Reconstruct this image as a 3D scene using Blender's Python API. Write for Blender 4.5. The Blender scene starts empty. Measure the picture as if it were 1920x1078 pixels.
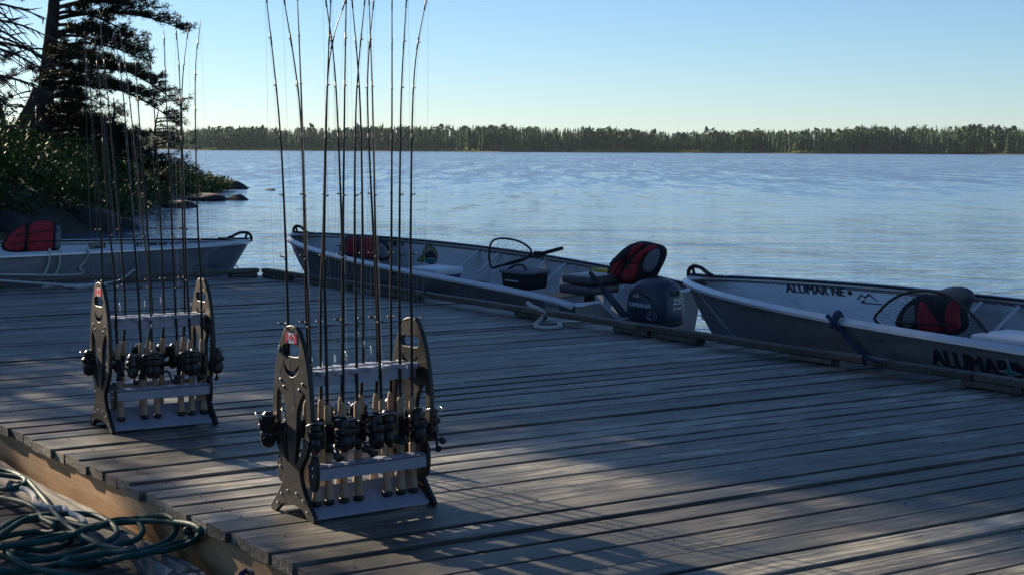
import bpy, bmesh, math, random
import numpy as np
from mathutils import Vector, Matrix, Euler
random.seed(7); rng = np.random.default_rng(7)
scene = bpy.context.scene
col = scene.collection
R = math.radians

# ------------------------------------------------------------------ camera
F_PX, CAM_H, HOR_Y, ROLL = 3050.0, 1.42, 279.0, R(0.28)
PITCH = math.atan((539 - HOR_Y) / F_PX)
_c, _s = math.cos(ROLL), math.sin(ROLL)
_R = Vector((1, 0, 0)); _U = Vector((0, math.sin(PITCH), math.cos(PITCH))); _F = Vector((0, math.cos(PITCH), -math.sin(PITCH)))
CR = _c * _R + _s * _U; CU = -_s * _R + _c * _U
CAM = Vector((0, 0, CAM_H))
cam_d = bpy.data.cameras.new('camera'); cam = bpy.data.objects.new('camera', cam_d); col.objects.link(cam)
m = Matrix((CR, CU, -_F)).transposed().to_4x4(); m.translation = CAM
cam.matrix_world = m
cam_d.sensor_fit = 'HORIZONTAL'; cam_d.sensor_width = 36; cam_d.lens = F_PX / 1920 * 36
cam_d.clip_end = 6000; cam_d.clip_start = 0.05
scene.camera = cam

# ------------------------------------------------------------------ light
SUN_AZ, SUN_EL = R(-43), R(19.0)          # azimuth from +Y, positive to the right
world = bpy.data.worlds.new('World'); scene.world = world; world.use_nodes = True
nt = world.node_tree; bg = nt.nodes['Background']
sky = nt.nodes.new('ShaderNodeTexSky'); sky.sky_type = 'NISHITA'; sky.sun_disc = False
sky.sun_elevation = SUN_EL; sky.sun_rotation = SUN_AZ
sky.altitude = 300; sky.air_density = 0.84; sky.dust_density = 0.10; sky.ozone_density = 4.6
nt.links.new(sky.outputs[0], bg.inputs[0]); bg.inputs[1].default_value = 0.05
sun_d = bpy.data.lights.new('sun', 'SUN'); sun_d.energy = 5.0; sun_d.angle = R(0.4); sun_d.color = (1.0, 0.82, 0.60)
sun = bpy.data.objects.new('sun', sun_d); col.objects.link(sun)
SUN_DIR = Vector((math.sin(SUN_AZ) * math.cos(SUN_EL), math.cos(SUN_AZ) * math.cos(SUN_EL), math.sin(SUN_EL)))
sun.rotation_euler = SUN_DIR.to_track_quat('Z', 'Y').to_euler(); sun.location = (-30, 30, 20)
vs = scene.view_settings; vs.view_transform = 'Standard'; vs.look = 'None'; vs.gamma = 1; vs.exposure = 1.3
vs.use_curve_mapping = False

# ------------------------------------------------------------------ pixel helpers (photo pixels -> points of the place)
def ray(x, y):
    return _F + CR * ((x - 960) / F_PX) + CU * ((539 - y) / F_PX)
def PZ(x, y, z=0.0):
    d = ray(x, y); return CAM + d * ((z - CAM_H) / d.z)
def PY(x, y, Y):
    d = ray(x, y); return CAM + d * (Y / d.y)
DA = R(34.0)                                        # the dock's boards run along E2, its long edges along E1
E2 = Vector((math.cos(DA), math.sin(DA), 0)); E1 = Vector((-math.sin(DA), math.cos(DA), 0))
def D(t, s, z=0.0): return E2 * t + E1 * s + Vector((0, 0, z))
def PS(x, y, s):
    d = ray(x, y); return CAM + d * (s / d.dot(E1))
def PT(x, y, t):
    d = ray(x, y); return CAM + d * (t / d.dot(E2))

# ------------------------------------------------------------------ mesh helpers
class MB:
    def __init__(s): s.v = []; s.f = []
    def add(s, vs, fs):
        n = len(s.v); s.v += [tuple(v) for v in vs]; s.f += [tuple(i + n for i in f) for f in fs]; return s
    def box(s, c, sz, M=None):
        x, y, z = [k / 2 for k in sz]; c = Vector(c)
        p = [Vector((a, b, d)) for a in (-x, x) for b in (-y, y) for d in (-z, z)]
        if M: p = [M @ q for q in p]
        return s.add([c + q for q in p], [(0, 1, 3, 2), (4, 6, 7, 5), (0, 4, 5, 1), (2, 3, 7, 6), (0, 2, 6, 4), (1, 5, 7, 3)])
    def tube(s, pts, rad, n=8, closed=False, flat=1.0, caps=True):
        pts = [Vector(p) for p in pts]; N = len(pts)
        if not hasattr(rad, '__len__'): rad = [rad] * N
        vs = []; prev = None
        for i, p in enumerate(pts):
            a = pts[(i - 1) % N] if (closed or i > 0) else p
            b = pts[(i + 1) % N] if (closed or i < N - 1) else p
            t = (b - a); t = t.normalized() if t.length > 1e-9 else Vector((0, 0, 1))
            if prev is None:
                u = t.cross(Vector((0, 0, 1)));
                if u.length < 1e-3: u = t.cross(Vector((0, 1, 0)))
                u.normalize()
            else:
                u = prev - t * prev.dot(t); u.normalize()
            prev = u; w = t.cross(u)
            for k in range(n):
                an = 2 * math.pi * k / n
                vs.append(p + (u * math.cos(an) + w * (math.sin(an) * flat)) * rad[i])
        fs = []
        for i in range(N if closed else N - 1):
            j = (i + 1) % N
            for k in range(n):
                l = (k + 1) % n; fs.append((i * n + k, i * n + l, j * n + l, j * n + k))
        if not closed and caps:
            fs.append(tuple(range(n - 1, -1, -1))); fs.append(tuple((N - 1) * n + k for k in range(n)))
        return s.add(vs, fs)
    def lathe(s, prof, n=16, M=None):
        vs = []; fs = []
        for r, z in prof:
            for k in range(n):
                a = 2 * math.pi * k / n; vs.append(Vector((r * math.cos(a), r * math.sin(a), z)))
        for i in range(len(prof) - 1):
            for k in range(n):
                l = (k + 1) % n; fs.append((i * n + k, i * n + l, (i + 1) * n + l, (i + 1) * n + k))
        fs.append(tuple(range(n - 1, -1, -1))); fs.append(tuple((len(prof) - 1) * n + k for k in range(n)))
        if M: vs = [M @ v for v in vs]
        return s.add(vs, fs)
    def grid(s, rows, closed=False):
        n = len(rows[0]); vs = [v for r in rows for v in r]; fs = []
        for i in range(len(rows) - 1):
            for k in range(n if closed else n - 1):
                l = (k + 1) % n; fs.append((i * n + k, i * n + l, (i + 1) * n + l, (i + 1) * n + k))
        return s.add(vs, fs)
    def pillow(s, outl, th, map3, rings=5, n2=None):
        # outl: 2D star-shaped outline; inflated on both sides; map3(u,v,w) -> 3D
        cx = sum(p[0] for p in outl) / len(outl); cy = sum(p[1] for p in outl) / len(outl)
        n = len(outl); vs = []; fs = []
        lev = [1.0, .97, .9, .75, .5, .25][:rings + 1]
        for sd in (1, -1):
            base = len(vs)
            for r in lev:
                h = th / 2 * (1 - r ** 4) ** .5 * sd
                for (x, y) in outl: vs.append(map3(cx + (x - cx) * r, cy + (y - cy) * r, h))
            vs.append(map3(cx, cy, th / 2 * sd)); c = len(vs) - 1
            for i in range(len(lev) - 1):
                for k in range(n):
                    l = (k + 1) % n; q = (base + i * n + k, base + i * n + l, base + (i + 1) * n + l, base + (i + 1) * n + k)
                    fs.append(q if sd > 0 else q[::-1])
            for k in range(n):
                q = (base + (len(lev) - 1) * n + k, base + (len(lev) - 1) * n + (k + 1) % n, c); fs.append(q if sd > 0 else q[::-1])
        return s.add(vs, fs)
    def mesh(s, name, smooth=False):
        me = bpy.data.meshes.new(name); me.from_pydata(s.v, [], s.f); me.update()
        if smooth: me.shade_smooth()
        return me
    def build(s, name, mat, parent=None, smooth=False, angle=None):
        me = s.mesh(name, smooth)
        if angle: me.set_sharp_from_angle(angle=R(angle))
        return link(name, me, mat, parent)
def fix_normals(me):
    bm = bmesh.new(); bm.from_mesh(me); bmesh.ops.recalc_face_normals(bm, faces=bm.faces); bm.to_mesh(me); bm.free()
def link(name, me, mat, parent=None):
    o = bpy.data.objects.new(name, me); col.objects.link(o)
    if mat is not None and not me.materials: me.materials.append(mat)
    if parent is not None: o.parent = parent
    return o
def big_mesh(name, verts, faces_tri):
    me = bpy.data.meshes.new(name); v = np.asarray(verts, dtype=np.float32); f = np.asarray(faces_tri, dtype=np.int32)
    me.vertices.add(len(v)); me.vertices.foreach_set('co', v.ravel())
    k = f.shape[1]; me.loops.add(f.size); me.loops.foreach_set('vertex_index', f.ravel())
    me.polygons.add(len(f)); me.polygons.foreach_set('loop_start', np.arange(0, f.size, k, dtype=np.int32))
    me.polygons.foreach_set('loop_total', np.full(len(f), k, dtype=np.int32)); me.update(calc_edges=True); me.validate()
    return me
def empty(name, loc, rz=0.0):
    o = bpy.data.objects.new(name, None); col.objects.link(o); o.location = loc; o.rotation_euler = (0, 0, rz)
    o.empty_display_size = .1; return o
def tag(o, label, cat, group=None):
    o['label'] = label; o['category'] = cat
    if group: o['group'] = group
    return o
def kind(o, k): o['kind'] = k; return o
def smooth_curve(pts, n=8, closed=False):
    pts = [Vector(p) for p in pts]; N = len(pts); out = []
    rngs = range(N) if closed else range(N - 1)
    for i in rngs:
        p1, p2 = pts[i], pts[(i + 1) % N]
        p0 = pts[(i - 1) % N] if (closed or i > 0) else p1 * 2 - p2
        p3 = pts[(i + 2) % N] if (closed or i + 2 < N) else p2 * 2 - p1
        for k in range(n):
            t = k / n
            out.append(0.5 * ((2 * p1) + (p2 - p0) * t + (2 * p0 - 5 * p1 + 4 * p2 - p3) * t * t + (3 * p1 - p0 - 3 * p2 + p3) * t ** 3))
    if not closed: out.append(pts[-1])
    return out
def curve_mesh(loops, depth, bevel=0.0):
    cu = bpy.data.curves.new('tmp', 'CURVE'); cu.dimensions = '2D'; cu.fill_mode = 'BOTH'
    cu.extrude = depth; cu.bevel_depth = bevel; cu.bevel_resolution = 1
    for lp in loops:
        sp = cu.splines.new('POLY'); sp.points.add(len(lp) - 1); sp.use_cyclic_u = True
        for i, p in enumerate(lp): sp.points[i].co = (p[0], p[1], 0, 1)
    return _eval(cu)
def text_mesh(txt, size, depth=0.0, bold=0.0, xs=1.0, shear=0.0):
    cu = bpy.data.curves.new('tmp', 'FONT'); cu.body = txt; cu.size = size; cu.extrude = depth; cu.offset = bold
    cu.shear = shear; cu.align_x = 'LEFT'; cu.resolution_u = 3
    me = _eval(cu)
    for v in me.vertices: v.co.x *= xs
    return me
def _eval(cu):
    o = bpy.data.objects.new('tmp', cu); col.objects.link(o)
    dg = bpy.context.evaluated_depsgraph_get(); dg.update()
    me = bpy.data.meshes.new_from_object(o.evaluated_get(dg))
    bpy.data.objects.remove(o); bpy.data.curves.remove(cu); return me

# ------------------------------------------------------------------ materials
def nodes(name):
    m = bpy.data.materials.new(name); m.use_nodes = True; t = m.node_tree
    return m, t, t.nodes['Principled BSDF'], lambda k: t.nodes.new(k), t.links.new
def mat(name, c, rough=.5, metal=0.0, var=.15, scale=6.0, bump=0.0, bscale=40.0, spec=.5, stretch=(1, 1, 1), rvar=.1, coat=0):
    m, t, b, N, L = nodes(name)
    tc = N('ShaderNodeTexCoord'); mp = N('ShaderNodeMapping'); mp.inputs['Scale'].default_value = stretch
    L(tc.outputs['Object'], mp.inputs[0])
    oi = N('ShaderNodeObjectInfo'); ad = N('ShaderNodeVectorMath'); ad.operation = 'ADD'
    sc = N('ShaderNodeVectorMath'); sc.operation = 'SCALE'; sc.inputs['Scale'].default_value = 37.0
    cmb = N('ShaderNodeCombineXYZ'); L(oi.outputs['Random'], cmb.inputs[0]); L(oi.outputs['Random'], cmb.inputs[1]); L(cmb.outputs[0], sc.inputs[0])
    L(mp.outputs[0], ad.inputs[0]); L(sc.outputs[0], ad.inputs[1])
    n = N('ShaderNodeTexNoise'); n.inputs['Scale'].default_value = scale; n.inputs['Detail'].default_value = 6; n.inputs['Roughness'].default_value = .65
    L(ad.outputs[0], n.inputs['Vector'])
    r = N('ShaderNodeValToRGB'); r.color_ramp.elements[0].position = .25; r.color_ramp.elements[1].position = .75
    r.color_ramp.elements[0].color = [max(0, k * (1 - var)) for k in c] + [1]; r.color_ramp.elements[1].color = [min(1, k * (1 + var)) for k in c] + [1]
    L(n.outputs[0], r.inputs[0]); L(r.outputs[0], b.inputs['Base Color'])
    mr = N('ShaderNodeMapRange'); mr.inputs['To Min'].default_value = max(.02, rough - rvar); mr.inputs['To Max'].default_value = min(1, rough + rvar)
    L(n.outputs[0], mr.inputs['Value']); L(mr.outputs[0], b.inputs['Roughness'])
    b.inputs['Metallic'].default_value = metal; b.inputs['Specular IOR Level'].default_value = spec
    if coat: b.inputs['Coat Weight'].default_value = coat
    if bump:
        n2 = N('ShaderNodeTexNoise'); n2.inputs['Scale'].default_value = bscale; n2.inputs['Detail'].default_value = 5; L(ad.outputs[0], n2.inputs['Vector'])
        bp = N('ShaderNodeBump'); bp.inputs['Strength'].default_value = bump; bp.inputs['Distance'].default_value = .01
        L(n2.outputs[0], bp.inputs['Height']); L(bp.outputs[0], b.inputs['Normal'])
    return m
def wood(name, c0, c1, c2, rough=.7, grain=(2.2, 55, 55), bump=.35, spec=.35, knots=True, tint=.35, worn=False):
    m, t, b, N, L = nodes(name)
    tc = N('ShaderNodeTexCoord'); oi = N('ShaderNodeObjectInfo')
    cmb = N('ShaderNodeCombineXYZ'); mul = N('ShaderNodeMath'); mul.operation = 'MULTIPLY'; mul.inputs[1].default_value = 91.0
    L(oi.outputs['Random'], mul.inputs[0]); L(mul.outputs[0], cmb.inputs[0]); L(mul.outputs[0], cmb.inputs[2])
    ad = N('ShaderNodeVectorMath'); ad.operation = 'ADD'; L(tc.outputs['Object'], ad.inputs[0]); L(cmb.outputs[0], ad.inputs[1])
    # warp by a low noise so that the grain wanders
    w = N('ShaderNodeTexNoise'); w.inputs['Scale'].default_value = 1.3; w.inputs['Detail'].default_value = 2; L(ad.outputs[0], w.inputs['Vector'])
    ws = N('ShaderNodeVectorMath'); ws.operation = 'SCALE'; ws.inputs['Scale'].default_value = .05; L(w.outputs['Color'], ws.inputs[0])
    a2 = N('ShaderNodeVectorMath'); a2.operation = 'ADD'; L(ad.outputs[0], a2.inputs[0]); L(ws.outputs[0], a2.inputs[1])
    mp = N('ShaderNodeMapping'); mp.inputs['Scale'].default_value = grain; L(a2.outputs[0], mp.inputs[0])
    g = N('ShaderNodeTexNoise'); g.inputs['Scale'].default_value = 1.0; g.inputs['Detail'].default_value = 8; g.inputs['Roughness'].default_value = .7; L(mp.outputs[0], g.inputs['Vector'])
    bl = N('ShaderNodeTexNoise'); bl.inputs['Scale'].default_value = 2.4; bl.inputs['Detail'].default_value = 5; L(ad.outputs[0], bl.inputs['Vector'])
    r = N('ShaderNodeValToRGB'); e = r.color_ramp.elements; e[0].position = .36; e[0].color = c0 + (1,); e[1].position = .66; e[1].color = c2 + (1,)
    k = e.new(.5); k.color = c1 + (1,)
    mx = N('ShaderNodeMix'); mx.data_type = 'FLOAT'; mx.inputs[0].default_value = .35
    L(g.outputs[0], mx.inputs[2]); L(bl.outputs[0], mx.inputs[3]); L(mx.outputs[0], r.inputs[0])
    # each board its own tone
    hv = N('ShaderNodeHueSaturation'); mr = N('ShaderNodeMapRange'); mr.inputs['To Min'].default_value = 1 - tint; mr.inputs['To Max'].default_value = 1 + tint
    L(oi.outputs['Random'], mr.inputs['Value']); L(mr.outputs[0], hv.inputs['Value']); L(r.outputs[0], hv.inputs['Color'])
    out = hv.outputs[0]
    if knots:
        mk = N('ShaderNodeMapping'); mk.inputs['Scale'].default_value = (1.4, 5.0, 5.0); L(ad.outputs[0], mk.inputs[0])
        vo = N('ShaderNodeTexVoronoi'); vo.inputs['Scale'].default_value = 1.0; L(mk.outputs[0], vo.inputs['Vector'])
        rk = N('ShaderNodeValToRGB'); rk.color_ramp.elements[0].position = .035; rk.color_ramp.elements[0].color = (1, 1, 1, 1)
        rk.color_ramp.elements[1].position = .075; rk.color_ramp.elements[1].color = (0, 0, 0, 1); L(vo.outputs['Distance'], rk.inputs[0])
        mk2 = N('ShaderNodeMix'); mk2.data_type = 'RGBA'; L(rk.outputs[0], mk2.inputs[0]); L(out, mk2.inputs[6]); mk2.inputs[7].default_value = tuple(x * .45 for x in c0) + (1,)
        out = mk2.outputs[2]
    if worn:
        wn = N('ShaderNodeTexNoise'); wn.inputs['Scale'].default_value = .75; wn.inputs['Detail'].default_value = 7; wn.inputs['Roughness'].default_value = .62; L(tc.outputs['Object'], wn.inputs['Vector'])
        wr = N('ShaderNodeMapRange'); wr.inputs['From Min'].default_value = .32; wr.inputs['From Max'].default_value = .68; wr.inputs['To Min'].default_value = .55; wr.inputs['To Max'].default_value = 1.4; L(wn.outputs[0], wr.inputs['Value'])
        hw = N('ShaderNodeHueSaturation'); L(wr.outputs[0], hw.inputs['Value']); L(out, hw.inputs['Color']); out = hw.outputs[0]
        # long drying cracks
        mc = N('ShaderNodeMapping'); mc.inputs['Scale'].default_value = (1.1, 30, 30); L(a2.outputs[0], mc.inputs[0])
        vc = N('ShaderNodeTexNoise'); vc.inputs['Scale'].default_value = 1; vc.inputs['Detail'].default_value = 2; L(mc.outputs[0], vc.inputs['Vector'])
        cr = N('ShaderNodeValToRGB'); ce = cr.color_ramp.elements; ce[0].position = .485; ce[0].color = (1, 1, 1, 1); ce[1].position = .515; ce[1].color = (1, 1, 1, 1); kk = ce.new(.5); kk.color = (.30, .30, .30, 1); L(vc.outputs[0], cr.inputs[0])
        mm = N('ShaderNodeMix'); mm.data_type = 'RGBA'; mm.blend_type = 'MULTIPLY'; mm.inputs[0].default_value = .8; L(out, mm.inputs[6]); L(cr.outputs[0], mm.inputs[7]); out = mm.outputs[2]
    L(out, b.inputs['Base Color'])
    rr = N('ShaderNodeMapRange'); rr.inputs['To Min'].default_value = rough - .14; rr.inputs['To Max'].default_value = rough + .14
    L(bl.outputs[0], rr.inputs['Value']); L(rr.outputs[0], b.inputs['Roughness']); b.inputs['Specular IOR Level'].default_value = spec
    bp = N('ShaderNodeBump'); bp.inputs['Strength'].default_value = bump; bp.inputs['Distance'].default_value = .006
    L(g.outputs[0], bp.inputs['Height']); L(bp.outputs[0], b.inputs['Normal'])
    return m
def leafy(name, c0, c1, c2, trans=.25, rough=.6):
    m, t, b, N, L = nodes(name)
    g = N('ShaderNodeNewGeometry'); r = N('ShaderNodeValToRGB'); e = r.color_ramp.elements
    e[0].position = 0; e[0].color = c0 + (1,); e[1].position = 1; e[1].color = c2 + (1,); k = e.new(.55); k.color = c1 + (1,)
    L(g.outputs['Random Per Island'], r.inputs[0]); L(r.outputs[0], b.inputs['Base Color']); b.inputs['Roughness'].default_value = rough
    b.inputs['Specular IOR Level'].default_value = .1
    if trans:
        tr = N('ShaderNodeBsdfTranslucent'); L(r.outputs[0], tr.inputs[0]); ms = N('ShaderNodeMixShader'); ms.inputs[0].default_value = trans
        L(b.outputs[0], ms.inputs[1]); L(tr.outputs[0], ms.inputs[2]); L(ms.outputs[0], t.nodes['Material Output'].inputs[0])
    return m
M_deck = wood('weathered_deck', (.024, .025, .022), (.106, .104, .090), (.44, .42, .35), rough=.52, spec=.45, bump=1.2, tint=.5, worn=True)
M_low = wood('dark_weathered_planks', (.03, .027, .025), (.075, .068, .06), (.15, .135, .12), rough=.75)
M_rim = wood('bleached_beam', (.06, .058, .055), (.21, .20, .185), (.42, .40, .37), rough=.8, grain=(3, 38, 38), bump=.9, knots=False, tint=.1)
M_fascia = wood('tan_fascia', (.26, .13, .055), (.46, .27, .13), (.58, .38, .21), rough=.65, grain=(1.2, 26, 30), bump=.3, tint=.08)
M_rail = wood('rail_timber', (.035, .03, .026), (.10, .085, .072), (.19, .165, .14), rough=.75, tint=.25)
M_rub = mat('black_poly', (.011, .0108, .0108), rough=.5, var=.35, scale=14, bump=.08, bscale=60, rvar=.12)
M_greyb = mat('grey_blue_poly', (.27, .30, .38), rough=.45, var=.12, scale=9, bump=.05)
M_screw = mat('bright_screw', (.8, .8, .78), rough=.25, metal=1, var=.05)
M_cork = mat('cork', (.36, .27, .185), rough=.8, var=.4, scale=160, bump=.4, bscale=300)
M_blank = mat('graphite_blank', (.008, .009, .011), rough=.42, var=.2, spec=.3)
M_reel = mat('reel_black', (.02, .021, .024), rough=.35, metal=.3, var=.3, scale=40)
M_reelmet = mat('reel_gunmetal', (.30, .31, .33), rough=.3, metal=1, var=.2)
M_guide = mat('guide_steel', (.05, .05, .055), rough=.5, metal=.7, var=.1)
M_line = mat('fishing_line', (.45, .48, .50), rough=.4, var=.1)
M_alu = mat('raw_aluminium', (.58, .60, .63), rough=.48, metal=.55, var=.14, scale=5, bump=.05, bscale=25, stretch=(.5, 1, 2))
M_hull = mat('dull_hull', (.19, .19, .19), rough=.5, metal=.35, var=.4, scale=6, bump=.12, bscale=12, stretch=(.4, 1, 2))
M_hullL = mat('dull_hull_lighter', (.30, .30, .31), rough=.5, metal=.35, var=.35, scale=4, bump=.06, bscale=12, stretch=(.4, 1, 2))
M_gun = mat('bright_gunwale', (.62, .64, .67), rough=.35, metal=.35, var=.1, scale=8)
M_black = mat('black_rubber', (.014, .014, .016), rough=.55, var=.3, scale=30, bump=.1)
M_dark = mat('dark_print', (.012, .013, .02), rough=.5, var=.1)
M_white = mat('white_print', (.75, .76, .76), rough=.45, var=.06)
M_red = mat('red_nylon', (.36, .018, .03), rough=.75, var=.25, scale=22, bump=.5, bscale=70)
M_grey = mat('grey_fabric', (.17, .18, .20), rough=.8, var=.2, scale=30, bump=.3)
M_blackf = mat('black_fabric', (.016, .017, .02), rough=.85, var=.4, scale=30, bump=.4)
M_bench = wood('bench_plywood', (.16, .11, .06), (.30, .22, .13), (.40, .31, .2), rough=.6, tint=.1)
M_floor = mat('boat_floor', (.07, .07, .072), rough=.75, var=.3, scale=9, bump=.3)
M_seat = mat('grey_seat_plastic', (.075, .08, .095), rough=.42, var=.15)
M_cool = mat('cooler_white', (.70, .74, .78), rough=.4, var=.06)
M_blue = mat('cooler_blue', (.03, .06, .25), rough=.4, var=.1)
M_cowl = mat('navy_cowl', (.036, .050, .078), rough=.40, metal=.2, var=.2, scale=5)
M_rope = mat('white_rope', (.55, .55, .52), rough=.85, var=.25, scale=60, bump=.8, bscale=120)
M_bluerope = mat('blue_rope', (.03, .045, .11), rough=.85, var=.3, scale=60, bump=.8, bscale=120)
M_hose = mat('green_hose', (.010, .075, .066), rough=.58, var=.35, scale=12, spec=.2, bump=.15, bscale=50)
M_yel = mat('yellow_plastic', (.55, .40, .03), rough=.5, var=.1)
M_sand = mat('sand_print', (.50, .42, .25), rough=.5, var=.1)
M_teal = mat('teal_print', (.05, .35, .38), rough=.5, var=.1)
M_green = mat('green_print', (.20, .34, .08), rough=.5, var=.2)
M_redp = mat('red_print', (.62, .02, .05), rough=.5, var=.05)
M_rock = mat('shore_rock', (.024, .024, .026), rough=.85, var=.55, scale=1.6, bump=.8, bscale=5)
M_bark = mat('pine_bark', (.035, .028, .024), rough=.9, var=.5, scale=6, bump=1.0, bscale=14, stretch=(1, 1, .3))
M_dead = mat('dead_wood', (.06, .052, .046), rough=.9, var=.4, scale=8, bump=.6)
M_soil = mat('bank_soil', (.03, .035, .02), rough=.95, var=.5, scale=1.2, bump=.8, bscale=4)
M_needle = leafy('pine_needles', (.006, .012, .006), (.012, .022, .009), (.022, .034, .012), trans=.12)
M_spruce = leafy('spruce_needles', (.005, .012, .008), (.010, .020, .012), (.016, .028, .016), trans=.08)
M_leaf = leafy('shrub_leaves', (.016, .040, .014), (.034, .072, .022), (.055, .10, .03), trans=.10)
M_far = leafy('far_forest_foliage', (.05, .07, .042), (.07, .09, .05), (.095, .115, .058), trans=.1)
def far_mat():
    m, t, b, N, L = nodes('far_forest_foliage'); a = N('ShaderNodeAttribute'); a.attribute_name = 'tint'; r = N('ShaderNodeValToRGB'); e = r.color_ramp.elements
    e[0].position = .05; e[0].color = (.036, .078, .050, 1); e[1].position = .95; e[1].color = (.09, .145, .06, 1); k = e.new(.5); k.color = (.062, .112, .062, 1)
    L(a.outputs['Fac'], r.inputs[0]); L(r.outputs[0], b.inputs['Base Color']); b.inputs['Roughness'].default_value = .8; b.inputs['Specular IOR Level'].default_value = .05
    return m
M_far = far_mat()
M_fargreen = leafy('reed_green', (.10, .14, .03), (.16, .19, .04), (.24, .26, .07), trans=.2)
# ------------------------------------------------------------------ water
WATER = -0.42
def water_mat():
    m, t, b, N, L = nodes('lake_water')
    b.inputs['Base Color'].default_value = (.085, .17, .30, 1); b.inputs['IOR'].default_value = 1.45
    tc = N('ShaderNodeTexCoord'); sx = N('ShaderNodeSeparateXYZ'); L(tc.outputs['Object'], sx.inputs[0])
    fade = N('ShaderNodeMapRange'); fade.interpolation_type = 'SMOOTHSTEP'; fade.inputs['From Min'].default_value = 16; fade.inputs['From Max'].default_value = 130
    fade.inputs['To Min'].default_value = 1.0; fade.inputs['To Max'].default_value = .30; L(sx.outputs[1], fade.inputs['Value'])
    hs = []
    for st, det, amp, rot in (((.6, 1.7, 1), 3, .070, 10), ((2.4, 6.5, 1), 3, .014, -8), ((.24, .50, 1), 3, .17, 22)):
        mp = N('ShaderNodeMapping'); mp.inputs['Scale'].default_value = st; mp.inputs['Rotation'].default_value = (0, 0, R(rot)); L(tc.outputs['Object'], mp.inputs[0])
        n = N('ShaderNodeTexNoise'); n.inputs['Scale'].default_value = 1; n.inputs['Detail'].default_value = det; n.inputs['Roughness'].default_value = .55; n.inputs['Distortion'].default_value = .5
        L(mp.outputs[0], n.inputs['Vector']); mu = N('ShaderNodeMath'); mu.operation = 'MULTIPLY'; mu.inputs[1].default_value = amp; L(n.outputs[0], mu.inputs[0]); hs.append(mu)
    a = N('ShaderNodeMath'); a.operation = 'ADD'; L(hs[0].outputs[0], a.inputs[0]); L(hs[1].outputs[0], a.inputs[1])
    a2 = N('ShaderNodeMath'); a2.operation = 'ADD'; L(a.outputs[0], a2.inputs[0]); L(hs[2].outputs[0], a2.inputs[1])
    # wind lanes: patches of rougher and calmer water
    mw = N('ShaderNodeMapping'); mw.inputs['Scale'].default_value = (.006, .028, 1); mw.inputs['Rotation'].default_value = (0, 0, R(6)); L(tc.outputs['Object'], mw.inputs[0])
    wn = N('ShaderNodeTexNoise'); wn.inputs['Scale'].default_value = 1; wn.inputs['Detail'].default_value = 4; L(mw.outputs[0], wn.inputs['Vector'])
    wm = N('ShaderNodeMapRange'); wm.inputs['From Min'].default_value = .3; wm.inputs['From Max'].default_value = .7; wm.inputs['To Min'].default_value = .7; wm.inputs['To Max'].default_value = 1.25; L(wn.outputs[0], wm.inputs['Value'])
    st_ = N('ShaderNodeMath'); st_.operation = 'MULTIPLY'; L(fade.outputs[0], st_.inputs[0]); L(wm.outputs[0], st_.inputs[1])
    bp = N('ShaderNodeBump'); bp.inputs['Distance'].default_value = 1.0; L(st_.outputs[0], bp.inputs['Strength'])
    L(a2.outputs[0], bp.inputs['Height']); L(bp.outputs[0], b.inputs['Normal'])
    rr = N('ShaderNodeMapRange'); rr.inputs['From Min'].default_value = .30; rr.inputs['From Max'].default_value = 1.0; rr.inputs['To Min'].default_value = .30; rr.inputs['To Max'].default_value = .05
    L(fade.outputs[0], rr.inputs['Value'])
    # cat's paws: small gust patches over the open lake
    far_w = N('ShaderNodeMapRange'); far_w.inputs['From Min'].default_value = 1.0; far_w.inputs['From Max'].default_value = .30; L(fade.outputs[0], far_w.inputs['Value'])
    acc = rr.outputs[0]
    for st, amp in (((.6, .09, 1), .8), ((.14, .014, 1), .35), ((1.6, .26, 1), 1.0)):
        mg = N('ShaderNodeMapping'); mg.inputs['Scale'].default_value = st; L(tc.outputs['Object'], mg.inputs[0])
        gn = N('ShaderNodeTexNoise'); gn.inputs['Scale'].default_value = 1; gn.inputs['Detail'].default_value = 3; gn.inputs['Roughness'].default_value = .6; L(mg.outputs[0], gn.inputs['Vector'])
        sb = N('ShaderNodeMath'); sb.operation = 'SUBTRACT'; sb.inputs[1].default_value = .5; L(gn.outputs[0], sb.inputs[0])
        mu = N('ShaderNodeMath'); mu.operation = 'MULTIPLY'; mu.inputs[1].default_value = amp; L(sb.outputs[0], mu.inputs[0])
        m2 = N('ShaderNodeMath'); m2.operation = 'MULTIPLY'; L(mu.outputs[0], m2.inputs[0]); L(far_w.outputs[0], m2.inputs[1])
        ad = N('ShaderNodeMath'); ad.operation = 'ADD'; L(acc, ad.inputs[0]); L(m2.outputs[0], ad.inputs[1]); acc = ad.outputs[0]
    cl = N('ShaderNodeClamp'); cl.inputs['Min'].default_value = .04; cl.inputs['Max'].default_value = .6; L(acc, cl.inputs['Value']); L(cl.outputs[0], b.inputs['Roughness'])
    return m
w = MB().add([(-2500, -200, WATER), (2500, -200, WATER), (2500, 3500, WATER), (-2500, 3500, WATER)], [(0, 1, 2, 3)]).build('lake_water', water_mat())
kind(w, 'structure')

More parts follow.
